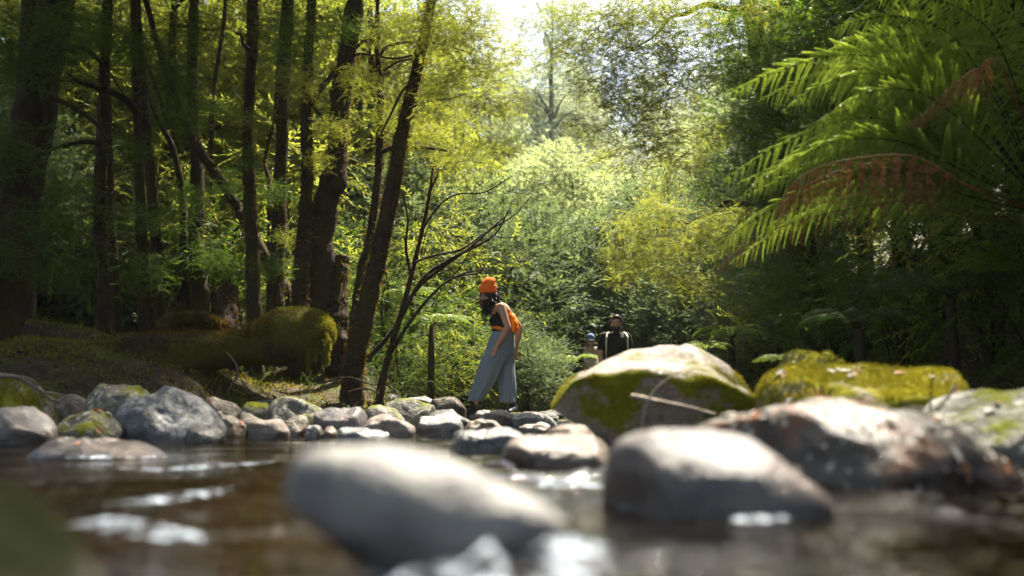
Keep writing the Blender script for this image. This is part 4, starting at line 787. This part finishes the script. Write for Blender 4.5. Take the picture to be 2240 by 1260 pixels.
# fallen leaves lying on the boulders, each a thing of its own
lf = []
for k, mt in enumerate(['litter_pale', 'litter_rust', 'litter_pale']):
    u = np.linspace(0, 1, 6); hw = .23 * np.sin(math.pi * u ** .85) + .01; zz = .12 * np.sin(u * 3 + k); V = np.concatenate([np.stack([u, hw, zz + .08], 1), np.stack([u, hw * 0, zz], 1), np.stack([u, -hw, zz + .06], 1)]); F = [[i, i + 1, i + 7, i + 6] for i in range(5)] + [[i + 6, i + 7, i + 13, i + 12] for i in range(5)]
    me = mesh_np('fallen_leaf', V - [.5, 0, 0], [np.array(F)], False); me.materials.append(M[mt]); lf.append(me)
def rock_moss(key, n, cond, L):
    Vr, Fr = [v for k, v in ROCKS.items() if k.startswith(key)][0]; c = Vr[Fr].mean(1); nn = np.cross(Vr[Fr[:, 1]] - Vr[Fr[:, 0]], Vr[Fr[:, 2]] - Vr[Fr[:, 0]]); ar = np.linalg.norm(nn, axis=1); nn /= ar[:, None]
    ok = np.where(cond(c, nn))[0]; j = rf.choice(ok, n, p=ar[ok] / ar[ok].sum()); wt = rf.dirichlet((1, 1, 1), n); pos = (Vr[Fr[j]] * wt[:, :, None]).sum(1); h = nn[j] + rf.normal(0, .45, (n, 3))
    par = [o for o in bpy.data.objects if o.get('label', '').startswith(key)][0]
    o = obj('moss', MB().add(*place_many(np.array([[0, -.22, 0], [0, .22, 0], [1, .06, 0], [1, -.06, 0]]), np.array([[0, 1, 2, 3]]), basis(h, rf, 1.2), pos - np.array(par.location), L * rf.uniform(.5, 1.5, n))).mesh('moss', False), M['moss_tuft'], par); o['kind'] = 'stuff'
rock_moss('long boulder covered', 12000, lambda c, n: (n[:, 2] > .15) & (fbm(c * 4.5, 3, 3) + n[:, 2] * .5 > .15), .013)
rock_moss('big humped boulder', 9000, lambda c, n: (n[:, 2] > -.1) & (n[:, 2] < .72) & (fbm(c * 3.5, 6, 3) > -.05), .012)
rock_moss('small pointed mossy', 3500, lambda c, n: (n[:, 2] > 0) & (fbm(c * 5, 8, 3) > -.2), .014)
rock_moss('tall mossy boulder', 4000, lambda c, n: (n[:, 2] > .1) & (fbm(c * 4, 9, 3) > -.1), .014)
for key, n, where_, smin, smax in [('low brown speckled boulder', 46, 'speckled boulder', .035, .065), ('long boulder covered', 16, 'yellow moss boulder', .04, .075), ('big humped boulder', 8, 'big moss patched boulder', .03, .05), ('flat topped brown slab', 4, 'flat slab in the water', .03, .04), ('smooth purple grey', 3, 'purple grey rock', .02, .03), ('ribbed low stone', 8, 'ribbed low stone on the left', .05, .08), ('long low wet rock', 4, 'long low wet rock on the left', .03, .05), ('big blue grey rock', 5, 'big blue grey rock', .03, .05), ('leaf strewn low', 9, 'leaf strewn low stone', .05, .08), ('rounded mottled', 8, 'mottled boulder at the right edge', .04, .07)]:
    Vr, Fr = [v for k, v in ROCKS.items() if k.startswith(key)][0]; c = Vr[Fr].mean(1); nn = np.cross(Vr[Fr[:, 1]] - Vr[Fr[:, 0]], Vr[Fr[:, 2]] - Vr[Fr[:, 0]]); nn /= np.linalg.norm(nn, axis=1)[:, None]
    ok = np.where((nn[:, 2] > .35) & (c[:, 2] > .03) & (c[:, 1] < c[:, 1].mean() + .12))[0]
    for j in rf.choice(ok, n):
        q_ = Vector(nn[j]).to_track_quat('Z', 'Y').to_euler(); s_ = rf.uniform(smin, smax); r = 'rust' if rf.random() < .4 else 'pale'
        o = obj('fallen_leaf', lf[1 if r == 'rust' else 0], loc=tuple(c[j] + nn[j] * .004), scale=(s_,) * 3); o.rotation_euler = (Vector(nn[j]).to_track_quat('Z', 'Y') @ __import__('mathutils').Quaternion((0, 0, 1), rf.uniform(0, 6.28))).to_euler()
        tag(o, ('rust brown' if r == 'rust' else 'pale dry') + ' fallen leaf lying on the ' + where_, 'leaf', 'fallen leaves on the ' + where_)

# white water round the near rocks; its pale blue also paints sky reflections
t = NT('white_water_and_sky_sheen'); tc = t.n('TexCoord').outputs['Object']; a = t.noise(tc, 26, 4, .6); b = t.noise(tc, 9, 3)
al = t.math('MULTIPLY', t.ramp(t.math('MULTIPLY_ADD', b.outputs[0], .8, a.outputs[0]), .84, 1.08), .8)
p = t.n('BsdfPrincipled', {'Base Color': (.40, .47, .56), 'Roughness': .2, 'Specular IOR Level': .6, 'Normal': t.bump(a.outputs[0], 1.0, .03)})
M['foam'] = t.done(t.n('MixShader', {0: al, 1: t.n('BsdfTransparent').outputs[0], 2: p.outputs[0]}))
def water_pt(px, py):
    a, b = (px - 1120) / F_PX, (630 - py) / F_PX; c, s = math.cos(PITCH), math.sin(PITCH); k = CAM_Z / -(s + b * c); return np.array([a * k, (c - b * s) * k])
def foam(label, pts, wd, hgt, seed):
    q = smooth_path(np.array([list(water_pt(*p)) + [0] for p in pts]), 40); t_ = np.gradient(q, axis=0); t_ /= np.linalg.norm(t_, axis=1)[:, None]; S = np.stack([-t_[:, 1], t_[:, 0], t_[:, 0] * 0], 1); V = []; u = np.linspace(0, 1, 40)
    for j, v in enumerate(np.linspace(-1, 1, 11)):
        pt = q + S * (v * wd * np.sin(math.pi * np.clip(u, .03, .97)) ** .5)[:, None]; pt[:, 2] = .004 + hgt * (1 - v * v) * (1 + .8 * fbm(pt * 30 + seed, seed, 3)) * np.sin(math.pi * u); V.append(pt)
    V = np.array(V).reshape(-1, 3); i = (np.arange(10)[:, None] * 40 + np.arange(39)[None]).ravel(); o = obj('foam', mesh_np('foam', V, [np.stack([i, i + 1, i + 41, i + 40], 1)]), M['foam']); o['kind'] = 'stuff'; tag(o, label, 'foam')
foam('white water washing under the front edge of the large pale rock', [(820, 1225), (960, 1262), (1080, 1262), (1180, 1225), (1290, 1190)], .13, .03, 1)
foam('white water sliding off the right end of the large pale rock', [(1090, 1210), (1180, 1225), (1260, 1260)], .05, .02, 2)
foam('pale sheet painting the sky reflection along the foot of the purple grey rock', [(1340, 1110), (1450, 1122), (1560, 1118), (1640, 1095)], .05, .014, 3)  # sky reflection on the wet rock foot, painted as a pale sheet
foam('broken ripples between the two near rocks', [(1180, 1045), (1240, 1062), (1310, 1075)], .10, .006, 4)
foam('pale riffle on the water right of the purple grey rock', [(1590, 1130), (1660, 1140), (1750, 1120)], .05, .008, 5)
foam('pale riffle across the pool on the left', [(80, 1160), (200, 1150), (330, 1165), (430, 1190)], .06, .007, 6)
foam('long pale riffle in the middle of the pool', [(220, 1110), (320, 1100), (430, 1085), (500, 1070)], .05, .006, 7)
foam('thin riffle behind the large pale rock', [(250, 1025), (360, 1030), (480, 1022), (600, 1012)], .05, .005, 8)
foam('white water lapping at the long low wet rock', [(60, 1000), (180, 1003), (300, 1004), (380, 1000)], .05, .008, 9)
foam('white trickle along the shore stones by the woman', [(560, 950), (640, 948), (780, 946), (900, 942), (1010, 940), (1100, 940), (1200, 938)], .06, .010, 10)
foam('white water at the foot of the speckled boulder', [(1820, 1052), (1900, 1056), (1980, 1050)], .05, .010, 11)
# ------------------------------------------------------------------ people
tmp = bpy.data.scenes.new('build'); 
def fused(parts, voxel, sm=6):
    """one continuous surface grown from overlapping blobs"""
    mb = MB()
    for p in parts: mb.add(*p)
    me = mb.mesh('blobs'); o = bpy.data.objects.new('blobs', me); tmp.collection.objects.link(o)
    r = o.modifiers.new('r', 'REMESH'); r.mode = 'VOXEL'; r.voxel_size = voxel; r.use_smooth_shade = True
    s = o.modifiers.new('s', 'SMOOTH'); s.factor = .5; s.iterations = sm
    vl = tmp.view_layers[0]; vl.update(); dg = vl.depsgraph; dg.update()
    out = bpy.data.meshes.new_from_object(o.evaluated_get(dg)); bpy.data.objects.remove(o); bpy.data.meshes.remove(me)
    out.polygons.foreach_set('use_smooth', np.ones(len(out.polygons), bool)); return out
def cone(p0, r0, p1, r1, sub=3):
    V, F = ico(sub); p0 = np.array(p0, float); p1 = np.array(p1, float); d = p1 - p0; L = np.linalg.norm(d) + 1e-9; R = basis((d / L)[None], np.random.default_rng(0), 0)[0][:, [1, 2, 0]]
    return np.where(V[:, 2:3] >= 0, p1 + (V @ R.T) * r1, p0 + (V @ R.T) * r0), F
def ball(c, rx, ry=None, rz=None, tilt=0.0):
    V, F = ico(3); V = V * [rx, ry or rx, rz or rx]; c_, s_ = math.cos(tilt), math.sin(tilt); return np.stack([V[:, 0] * c_ - V[:, 2] * s_, V[:, 1], V[:, 0] * s_ + V[:, 2] * c_], 1) + c, F
def chain(*pr):
    return [cone(pr[i][0], pr[i][1], pr[i+1][0], pr[i+1][1]) for i in range(len(pr) - 1)]
def loft(rings, seg=48, fold=0.0, seed=0, nf=9, grow=1.0, n=40):
    """rings: (centre, half width x, half depth y); closed tube with cloth folds"""
    c = smooth_path([r[0] for r in rings], n); u = np.linspace(0, len(rings) - 1, n); hw = np.interp(u, range(len(rings)), [r[1] for r in rings]); hd = np.interp(u, range(len(rings)), [r[2] for r in rings])
    a = np.arange(seg) * 2 * math.pi / seg; A, U = np.meshgrid(a, np.linspace(0, 1, n)); V = np.stack([c[:, None, 0] + hw[:, None] * np.cos(A), c[:, None, 1] + hd[:, None] * np.sin(A), np.repeat(c[:, None, 2], seg, 1)], -1)
    if fold:
        w_ = vnoise(np.stack([np.cos(A) * 1.2, np.sin(A) * 1.2, U * 1.5], -1), seed); k = fold * (.25 + U ** grow) * (np.sin(nf * (A + 1.1 * w_ + .5 * U) + seed) * .6 + .8 * vnoise(np.stack([np.cos(A) * 2.5, np.sin(A) * 2.5, U * 4 + A], -1), seed + 9))
        V[..., 0] += k * np.cos(A); V[..., 1] += k * np.sin(A)
    V = V.reshape(-1, 3); i = np.arange(n - 1)[:, None] * seg; j = np.arange(seg)[None]; F = np.stack([i + j, i + (j + 1) % seg, i + seg + (j + 1) % seg, i + seg + j], -1).reshape(-1, 4)
    V = np.vstack([V, c[0], c[-1]]); k = np.arange(seg); L = len(V); T = np.vstack([np.stack([k, (k + 1) % seg, np.full(seg, L - 2)], 1)[:, ::-1], np.stack([(n-1)*seg + k, (n-1)*seg + (k + 1) % seg, np.full(seg, L - 1)], 1)])
    return V, F, T
def cloth(name, c1, c2, rough=.85, sc=220, bs=.3):
    t = NT(name); tc = t.n('TexCoord').outputs['Object']; a = t.noise(tc, sc, 2); b = t.noise(tc, 7, 3)
    return t.done(t.n('BsdfPrincipled', {'Base Color': t.mix(t.math('MULTIPLY_ADD', a.outputs[0], .5, t.math('MULTIPLY', b.outputs[0], .5)), c1, c2), 'Roughness': rough, 'Specular IOR Level': .2, 'Normal': t.bump(a.outputs[0], bs, .003)}))
def skin(name, c):
    t = NT(name); tc = t.n('TexCoord').outputs['Object']; a = t.noise(tc, 18, 3)
    return t.done(t.n('BsdfPrincipled', {'Base Color': t.mix(a.outputs[0], tuple(x * .85 for x in c), tuple(min(1, x * 1.12) for x in c)), 'Roughness': .48, 'Subsurface Weight': .08, 'Subsurface Radius': (.01, .004, .002), 'Subsurface Scale': .5}))
M['skin_w'] = skin('tan_skin', (.40, .215, .135)); M['skin_m'] = skin('light_tan_skin', (.42, .25, .18)); M['skin_c'] = skin('fair_skin', (.50, .31, .23))
M['hair_dark'] = cloth('dark_brown_hair', (.010, .007, .006), (.035, .024, .02), .45, 160, .8); M['hair_tan'] = cloth('tan_hair', (.22, .12, .06), (.36, .22, .12), .5, 160, .8)
M['orange_knit'] = cloth('orange_knit', (.78, .12, .012), (.95, .20, .03), .9, 260, .6); M['bag_orange'] = cloth('orange_nylon', (.72, .19, .012), (.88, .27, .02), .5, 90, .3); M['strap_orange'] = cloth('orange_webbing', (.60, .16, .015), (.72, .22, .02), .7)
M['black_cloth'] = cloth('black_cotton', (.006, .006, .007), (.016, .016, .018)); M['grey_trouser'] = cloth('blue_grey_linen', (.15, .19, .24), (.21, .255, .31), .85); M['boot'] = cloth('black_boot_leather', (.008, .009, .012), (.03, .032, .038), .5)
M['sole'] = cloth('boot_sole', (.03, .028, .026), (.06, .055, .05), .8); M['cream'] = cloth('cream_strap', (.45, .42, .36), (.62, .58, .5)); M['beige'] = cloth('beige_shirt', (.42, .36, .29), (.58, .50, .42)); M['denim'] = cloth('blue_cap_cloth', (.085, .14, .22), (.14, .21, .31))
M['dark_trouser'] = cloth('dark_trousers', (.02, .022, .025), (.04, .042, .046))
def hand(w, d, side, thumb, s=1.0, curl=.25):
    """palm + five fingers from wrist w pointing along d; side = across the palm, thumb = +-1"""
    d = np.array(d, float); d /= np.linalg.norm(d); side = np.array(side, float); side -= d * np.dot(side, d); side /= np.linalg.norm(side); nrm = np.cross(d, side); out = []
    pc = w + d * .05 * s; out += [cone(w, .021 * s, pc + side * .014 * s, .019 * s), cone(w, .021 * s, pc - side * .014 * s, .019 * s), cone(pc + side * .018 * s + d * .02 * s, .015 * s, pc - side * .018 * s + d * .02 * s, .015 * s)]
    for k, (o_, l) in enumerate([(.027, .062), (.009, .074), (-.009, .070), (-.026, .054)]):
        b = pc + side * o_ * s + d * .03 * s; m = b + (d + side * o_ * 3 + nrm * curl * .5) * l * .5 * s; e = m + (d + nrm * curl * 1.6) * l * .5 * s; out += chain((b, .0095 * s), (m, .0085 * s), (e, .007 * s))
    b = w + d * .02 * s + side * thumb * .02 * s; m = b + (d * .7 + side * thumb * .75) * .032 * s; e = m + (d + side * thumb * .25 + nrm * .3) * .03 * s; out += chain((b, .013 * s), (m, .011 * s), (e, .0085 * s))
    return out
def strands(rng, blobs, n, L, mat, parent, down=1.0, name='hair_strands'):
    c = np.array([b[0] for b in blobs]); r = np.array([b[1] for b in blobs]); i = rng.integers(len(c), size=n); d = rng.normal(size=(n, 3)); d /= np.linalg.norm(d, axis=1)[:, None]
    pos = c[i] + d * (r[i] * .92)[:, None]; h = d * .7 + rng.normal(0, .3, (n, 3)); h[:, 2] -= down
    TV = np.array([[0, -.07, 0], [0, .07, 0], [.5, .06, .08], [.5, -.06, .08], [1, .02, 0], [1, -.02, 0]]); TF = np.array([[0, 1, 2, 3], [3, 2, 4, 5]])
    o = obj(name, MB().add(*place_many(TV, TF, basis(h, rng, 1), pos, L * rng.uniform(.6, 1.4, n))).mesh(name), M[mat], parent); o['kind'] = 'stuff'; return o
rp = np.random.default_rng(9)
# --- the woman in the orange beanie (about 12 m away, walking left)
WY = 12.0; wb = P(1085, 903, WY)
def q(px, py, dy=0.0): return P(px, py, WY) + [0, dy, 0] - wb
wo = thing('person', 'woman in an orange beanie and wide grey trousers walking left over the stones', 'person', tuple(wb))
sk = []
hd = q(1068, 651); sk += [ball(hd, .088, .074, .108, -.35), ball(q(1060, 662), .058, .056, .065), ball(q(1051.5, 655), .014, .014, .024, -.5), ball(q(1054, 667), .022, .026, .018), cone(q(1075, 660), .05, q(1090, 674), .056)]
sk += chain((q(1092, 676, -.14), .056), (q(1097, 674, .13), .056)) + chain((q(1096, 684, -.02), .12), (q(1094, 706), .10), (q(1098, 724), .088), (q(1102, 745), .095))
sk += chain((q(1097, 675, -.165), .056), (q(1104, 698, -.20), .047), (q(1111, 719, -.225), .040), (q(1100, 738, -.22), .039), (q(1088, 757, -.205), .026)) + hand(q(1088, 757, -.205), q(1077, 786) - q(1088, 757), (1, -.6, .3), -1)
sk += chain((q(1104, 674, .15), .055), (q(1122, 693, .19), .046), (q(1136, 712, .22), .039), (q(1134, 733, .22), .037), (q(1129, 756, .21), .026)) + hand(q(1129, 756, .21), q(1127, 780) - q(1129, 756), (.8, .7, 0), -1)
sk += chain((q(1096, 752, -.05), .075), (q(1068, 815, -.08), .062), (q(1035, 888, -.06), .038)) + chain((q(1108, 752, .06), .08), (q(1112, 820, .08), .062), (q(1121, 888, .06), .038))
obj('body', fused(sk, .0085, 3), M['skin_w'], wo)
tr = [loft([(q(1101, 724), .128, .115), (q(1098, 736), .140, .135), (q(1096, 752), .165, .15), (q(1093, 772), .178, .15), (q(1090, 790), .14, .12)], fold=.003, seed=2, nf=16),
      loft([(q(1097, 742, -.05), .12, .10), (q(1084, 778, -.07), .150, .13), (q(1072, 805, -.08), .140, .13), (q(1061, 835, -.08), .128, .125), (q(1048, 860, -.07), .105, .11), (q(1040, 877, -.06), .088, .11)], fold=.014, seed=5, nf=7, grow=.7),
      loft([(q(1108, 742, .06), .10, .10), (q(1107, 780, .07), .108, .125), (q(1108, 815, .08), .104, .125), (q(1110, 850, .07), .103, .12), (q(1111, 880, .06), .098, .11)], fold=.013, seed=8, nf=8, grow=.7)]
obj('trousers', fused(tr, .0085, 2), M['grey_trouser'], wo)
tp = [loft([(q(1099, 680), .075, .10), (q(1094, 690), .108, .135), (q(1092, 702), .122, .14), (q(1095, 713), .112, .128), (q(1098, 726), .112, .122)], fold=.002, seed=1, nf=13)]
tp += [tube([q(1086, 690, -.12), q(1090, 676, -.115), q(1097, 664.5, -.105), (q(1105, 672, -.10)), q(1110, 690, -.10)], [.017, .016, .015, .017, .02], 16, 8), tube([q(1088, 688, .09), q(1096, 668, .10), (q(1106, 676, .10)), q(1111, 690, .09)], [.017, .015, .017, .02], 16, 8)]
obj('tank_top', fused(tp, .0085, 2), M['black_cloth'], wo)
hb = [(q(1069, 646), .10), (q(1080, 652), .085), (q(1062, 662, -.02), .055), (q(1068, 664, -.05), .062), (q(1064, 674, -.05), .042), (q(1080, 664, -.04), .062), (q(1088, 662, -.02), .046), (q(1061, 681, -.05), .024), (q(1074, 672, .02), .06)]
hm = fused([ball(c, r * .82, r * .80, r * .88) for c, r in hb], .010, 2); co = np.zeros(len(hm.vertices) * 3, np.float32); hm.vertices.foreach_get('co', co); co = co.reshape(-1, 3); co += .012 * fbm(co * 38, 4, 2)[:, None] * np.array([1, 1, .6]); hm.vertices.foreach_set('co', co.ravel())
hair = obj('hair', hm, M['hair_dark'], wo); strands(rp, hb, 1500, .05, 'hair_dark', hair)
bn = [loft([(q(1067, 641.5), .100, .092), (q(1067, 640), .107, .098), (q(1067, 630), .105, .098), (q(1067.5, 625), .102, .095), (q(1068, 624), .092, .088), (q(1069, 616), .086, .08), (q(1070, 610), .062, .06), (q(1071, 607), .03, .03)], fold=.0018, seed=0, nf=26),
      ball(q(1079, 613), .036, .045, .030, -.6), ball(q(1066, 612), .040, .05, .034, .3), cone(q(1058, 619, -.05), .018, q(1078, 616, -.05), .018)]
obj('beanie', fused(bn, .007, 2), M['orange_knit'], wo)
for nm, an, he, to in (('boot', q(1035, 884, -.06), q(1037, 900, -.03), q(1024, 905, -.19)), ('boot', q(1121, 886, .06), q(1126, 897, .06), q(1114, 902, -.10))):
    bt = obj(nm, fused(chain((an, .047), (he + [0, 0, .012], .044)) + chain((he, .040), ((he + to) / 2 + [0, 0, .012], .040), (to, .036)) , .0085, 3), M['boot'], wo)
    obj('sole', fused([cone(he - [0, 0, .032], .036, (he + to) / 2 - [0, 0, .03], .034), cone((he + to) / 2 - [0, 0, .03], .034, to - [0, 0, .026], .034)], .010, 2), M['sole'], bt)
bg_ = thing('sling_bag', 'orange sling bag strapped across the back of the woman in the beanie', 'bag', tuple(wb + q(1124, 708)))
off = q(1124, 708)
bc = [ball(q(1122, 698, -.03) - off, .042, .10, .06, .2), ball(q(1124, 708, -.02) - off, .052, .12, .085, .15), ball(q(1125, 718, -.02) - off, .050, .11, .055), cone(q(1121, 693, -.08) - off, .032, q(1121, 693, .06) - off, .032), cone(q(1124, 722, -.09) - off, .034, q(1124, 722, .06) - off, .034)]
obj('bag_body', fused(bc, .008, 2), M['bag_orange'], bg_)
obj('strap', MB().add(*tube([x - off for x in (q(1118, 690, -.02), q(1111, 676, .06), q(1104, 664, .08), q(1092, 668, .02), q(1080, 688, -.10))], [.012, .012, .012, .012, .012], 24, 8)).mesh('strap'), M['strap_orange'], bg_)
aa = np.linspace(0, 2 * math.pi, 40); band = [q(1097, 721) + [.122 * math.cos(t), .132 * math.sin(t), -.035 * math.cos(t) + .0] - off for t in aa]
mbb = MB(); bv = np.array(band); V = np.vstack([bv + [0, 0, .022], bv - [0, 0, .022]]); k = np.arange(39); mbb.add(V, np.stack([k, k + 1, k + 41, k + 40], 1)); obj('waist_strap', mbb.mesh('waist_strap'), M['strap_orange'], bg_)
# --- the bearded man
MY = 15.5; mo0 = P(1342, 903, MY)
def q(px, py, dy=0.0): return P(px, py, MY) + [0, dy, 0] - mo0
mn = thing('person', 'bearded man in a black t-shirt with pale backpack straps, coming up behind the big boulder', 'person', tuple(mo0 + [.03, 0, 0]))
sk = [ball(q(1343.5, 707, -.02), .077, .095, .112), ball(q(1343.5, 716, -.045), .062, .065, .06), ball(q(1341.5, 711, -.118), .013, .018, .02), cone(q(1341.5, 706, -.108), .009, q(1341.5, 711, -.122), .012), cone(q(1336, 703.5, -.098), .012, q(1348, 703.5, -.098), .012), ball(q(1332.6, 710, 0), .012, .018, .026), ball(q(1354.6, 710, 0), .012, .018, .026)]
sk += chain((q(1343.5, 716, .0), .056), (q(1343, 731, .03), .062)) + chain((q(1324, 739, .02), .055), (q(1361, 739, .02), .055)) + chain((q(1343, 750), .11), (q(1343, 775), .115), (q(1343, 800), .115))
sk += chain((q(1316, 738, .02), .062), (q(1310, 768, 0), .047), (q(1309, 781, -.02), .043), (q(1312, 806, -.16), .03)) + hand(q(1312, 806, -.16), (.05, -.4, -.7), (0, -1, 0), 1, 1.1)
sk += chain((q(1368, 738, .02), .062), (q(1373, 766, 0), .047), (q(1374, 780, 0), .042), (q(1370, 808, -.14), .03)) + hand(q(1370, 808, -.14), (-.05, -.4, -.7), (0, -1, 0), 1, 1.1)
sk += chain((q(1331, 800), .1), (q(1329, 850, -.03), .065), (q(1329, 893), .045)) + chain((q(1355, 800), .1), (q(1357, 850, .05), .065), (q(1357, 893, .08), .045))
obj('body', fused(sk, .009, 3), M['skin_m'], mn)
sh = [loft([(q(1343, 728, .02), .085, .085), (q(1343, 733, .02), .16, .10), (q(1343, 742, .01), .195, .13), (q(1343, 760), .18, .14), (q(1343, 785), .172, .14), (q(1343, 808), .172, .135)], fold=.004, seed=3, nf=8)]
sh += chain((q(1318, 736, .02), .070), (q(1313, 748, .01), .068), (q(1311, 760, .0), .063)) + chain((q(1367, 736, .02), .070), (q(1371, 748, .01), .068), (q(1373, 760, .0), .063))
obj('t_shirt', fused(sh, .009, 2), M['black_cloth'], mn)
obj('trousers', fused([loft([(q(1343, 800), .165, .13), (q(1343, 815), .165, .13), (q(1343, 828), .13, .11)]), loft([(q(1332, 812), .095, .11), (q(1330, 850, -.03), .08, .09), (q(1329, 888, 0), .065, .07)], fold=.006), loft([(q(1354, 812), .095, .11), (q(1356, 850, .04), .08, .09), (q(1357, 888, .08), .065, .07)], fold=.006)], .011, 2), M['dark_trouser'], mn)
for s_, dy in ((1329, 0), (1357, .08)): obj('boot', fused(chain((q(s_, 890, dy), .05), (q(s_, 897, dy), .05), (q(s_, 899, dy - .16), .042)), .012, 2), M['boot'], mn)
bb = [(q(1343, 723, -.075), .058), (q(1336, 719, -.05), .035), (q(1351, 719, -.05), .035), (q(1343, 729, -.085), .048), (q(1338, 715.5, -.10), .014), (q(1347, 715.5, -.10), .014)]
bd = obj('beard', fused([ball(c, r, r * .9, r) for c, r in bb], .009, 2), M['hair_dark'], mn); strands(rp, bb, 500, .022, 'hair_dark', bd, name='beard_strands')
hb = [(q(1344, 698, .02), .084), (q(1344, 701, .05), .085), (q(1334.5, 703, .01), .03), (q(1353, 703, .01), .03), (q(1344, 695.5, -.05), .055), (q(1339, 696, -.05), .04), (q(1350, 697, -.045), .04)]
hr = obj('hair', fused([ball(c, r, r, r * .85) for c, r in hb], .009, 2), M['hair_dark'], mn); strands(rp, hb, 600, .025, 'hair_dark', hr, .1)
for ex in (1337.6, 1346.6): obj('eye', fused([ball(q(ex, 707.3, -.098), .012, .008, .006)], .004, 1), M['boot'], mn)
bp_ = thing('backpack', 'backpack with pale shoulder straps worn by the bearded man', 'backpack', tuple(mo0 + [.03, 0, 0] + q(1343, 760, .22))); off = q(1343, 760, .22)
obj('pack_body', fused([loft([(q(1343, 730, .22) - off, .10, .06), (q(1343, 740, .23) - off, .14, .09), (q(1343, 775, .24) - off, .15, .11), (q(1343, 800, .22) - off, .13, .08)])], .012, 3), M['dark_trouser'], bp_)
for a in ((1331, 1327.5, 1322, 1320), (1358, 1362, 1365.5, 1366.5)):
    obj('shoulder_strap', MB().add(*tube([x - off for x in (q(a[0], 731, .16), q(a[1], 727.5, .05), q(a[2], 736, -.115), q(a[3], 748, -.155), q(a[3], 775, -.12), q(a[3], 790, .02))], [.016, .017, .018, .016, .01, .008], 26, 8)).mesh('shoulder_strap'), M['cream'], bp_)
# --- the person in the cap
KY = 17.0; k0 = P(1303, 893, KY)
def q(px, py, dy=0.0): return P(px, py, KY) + [0, dy, 0] - k0
kd = thing('person', 'small person in a blue cap and beige top, half hidden behind the bearded man', 'person', tuple(k0 - [.09, 0, -.04]))
sk = [ball(q(1303.5, 749, -.02), .066, .08, .09), ball(q(1303.5, 756, -.05), .048, .05, .045), ball(q(1303, 754, -.108), .010, .014, .013), cone(q(1303.5, 757), .042, q(1304, 767, .03), .045)]
sk += chain((q(1295, 768, .02), .045), (q(1313, 768, .02), .045)) + chain((q(1304, 775), .10), (q(1304, 800), .10), (q(1304, 822), .10))
sk += chain((q(1293, 769, .02), .045), (q(1291, 790, 0), .035), (q(1297, 808, -.13), .024)) + hand(q(1297, 808, -.13), (.3, -.4, -.6), (0, -1, 0), 1, .85) + chain((q(1315, 769, .02), .045), (q(1318, 790, 0), .035), (q(1313, 808, -.12), .024)) + hand(q(1313, 808, -.12), (-.3, -.4, -.6), (0, -1, 0), 1, .85)
sk += chain((q(1298, 822), .075), (q(1297, 855, -.02), .05), (q(1297, 885), .035)) + chain((q(1310, 822), .075), (q(1311, 855, .02), .05), (q(1311, 885, .05), .035))
obj('body', fused(sk, .009, 3), M['skin_c'], kd)
obj('shirt', fused([loft([(q(1304, 763.5, .02), .06, .06), (q(1304, 767, .02), .105, .075), (q(1304, 775, .01), .125, .10), (q(1304, 800), .122, .105), (q(1304, 826), .13, .11)], fold=.006, seed=4, nf=7)] + chain((q(1294, 769, .02), .052), (q(1291, 790, 0), .045), (q(1295, 802, -.09), .036)) + chain((q(1314, 769, .02), .052), (q(1318, 790, 0), .045), (q(1314, 802, -.09), .036)), .010, 2), M['beige'], kd)
obj('trousers', fused([loft([(q(1304, 820), .12, .10), (q(1304, 834), .11, .095)]), loft([(q(1298, 828), .07, .08), (q(1297, 882), .05, .055)]), loft([(q(1310, 828), .07, .08), (q(1311, 882, .05), .05, .055)])], .012, 2), M['dark_trouser'], kd)
for s_, dy in ((1297, 0), (1311, .05)): obj('boot', fused(chain((q(s_, 884, dy), .04), (q(s_, 888, dy - .12), .034)), .012, 2), M['boot'], kd)
cp = obj('cap', fused([ball(q(1303.5, 743.5, -.005), .074, .088, .075), loft([(q(1303.5, 747, -.01), .076, .09), (q(1303.5, 741, -.01), .07, .083)])], .008, 2), M['denim'], kd)
obj('cap_brim', fused([ball(q(1303.5, 750.5, -.10), .062, .062, .012)], .006, 2), M['denim'], cp)
hb = [(q(1298, 753, .0), .035), (q(1309, 753, .0), .035), (q(1297.5, 760, .0), .026), (q(1303.5, 752, .05), .06), (q(1297, 765, 0), .018)]
strands(rp, hb, 400, .035, 'hair_tan', obj('hair', fused([ball(c, r * .9, r * .9, r) for c, r in hb], .009, 2), M['hair_tan'], kd))
bpy.data.scenes.remove(tmp)
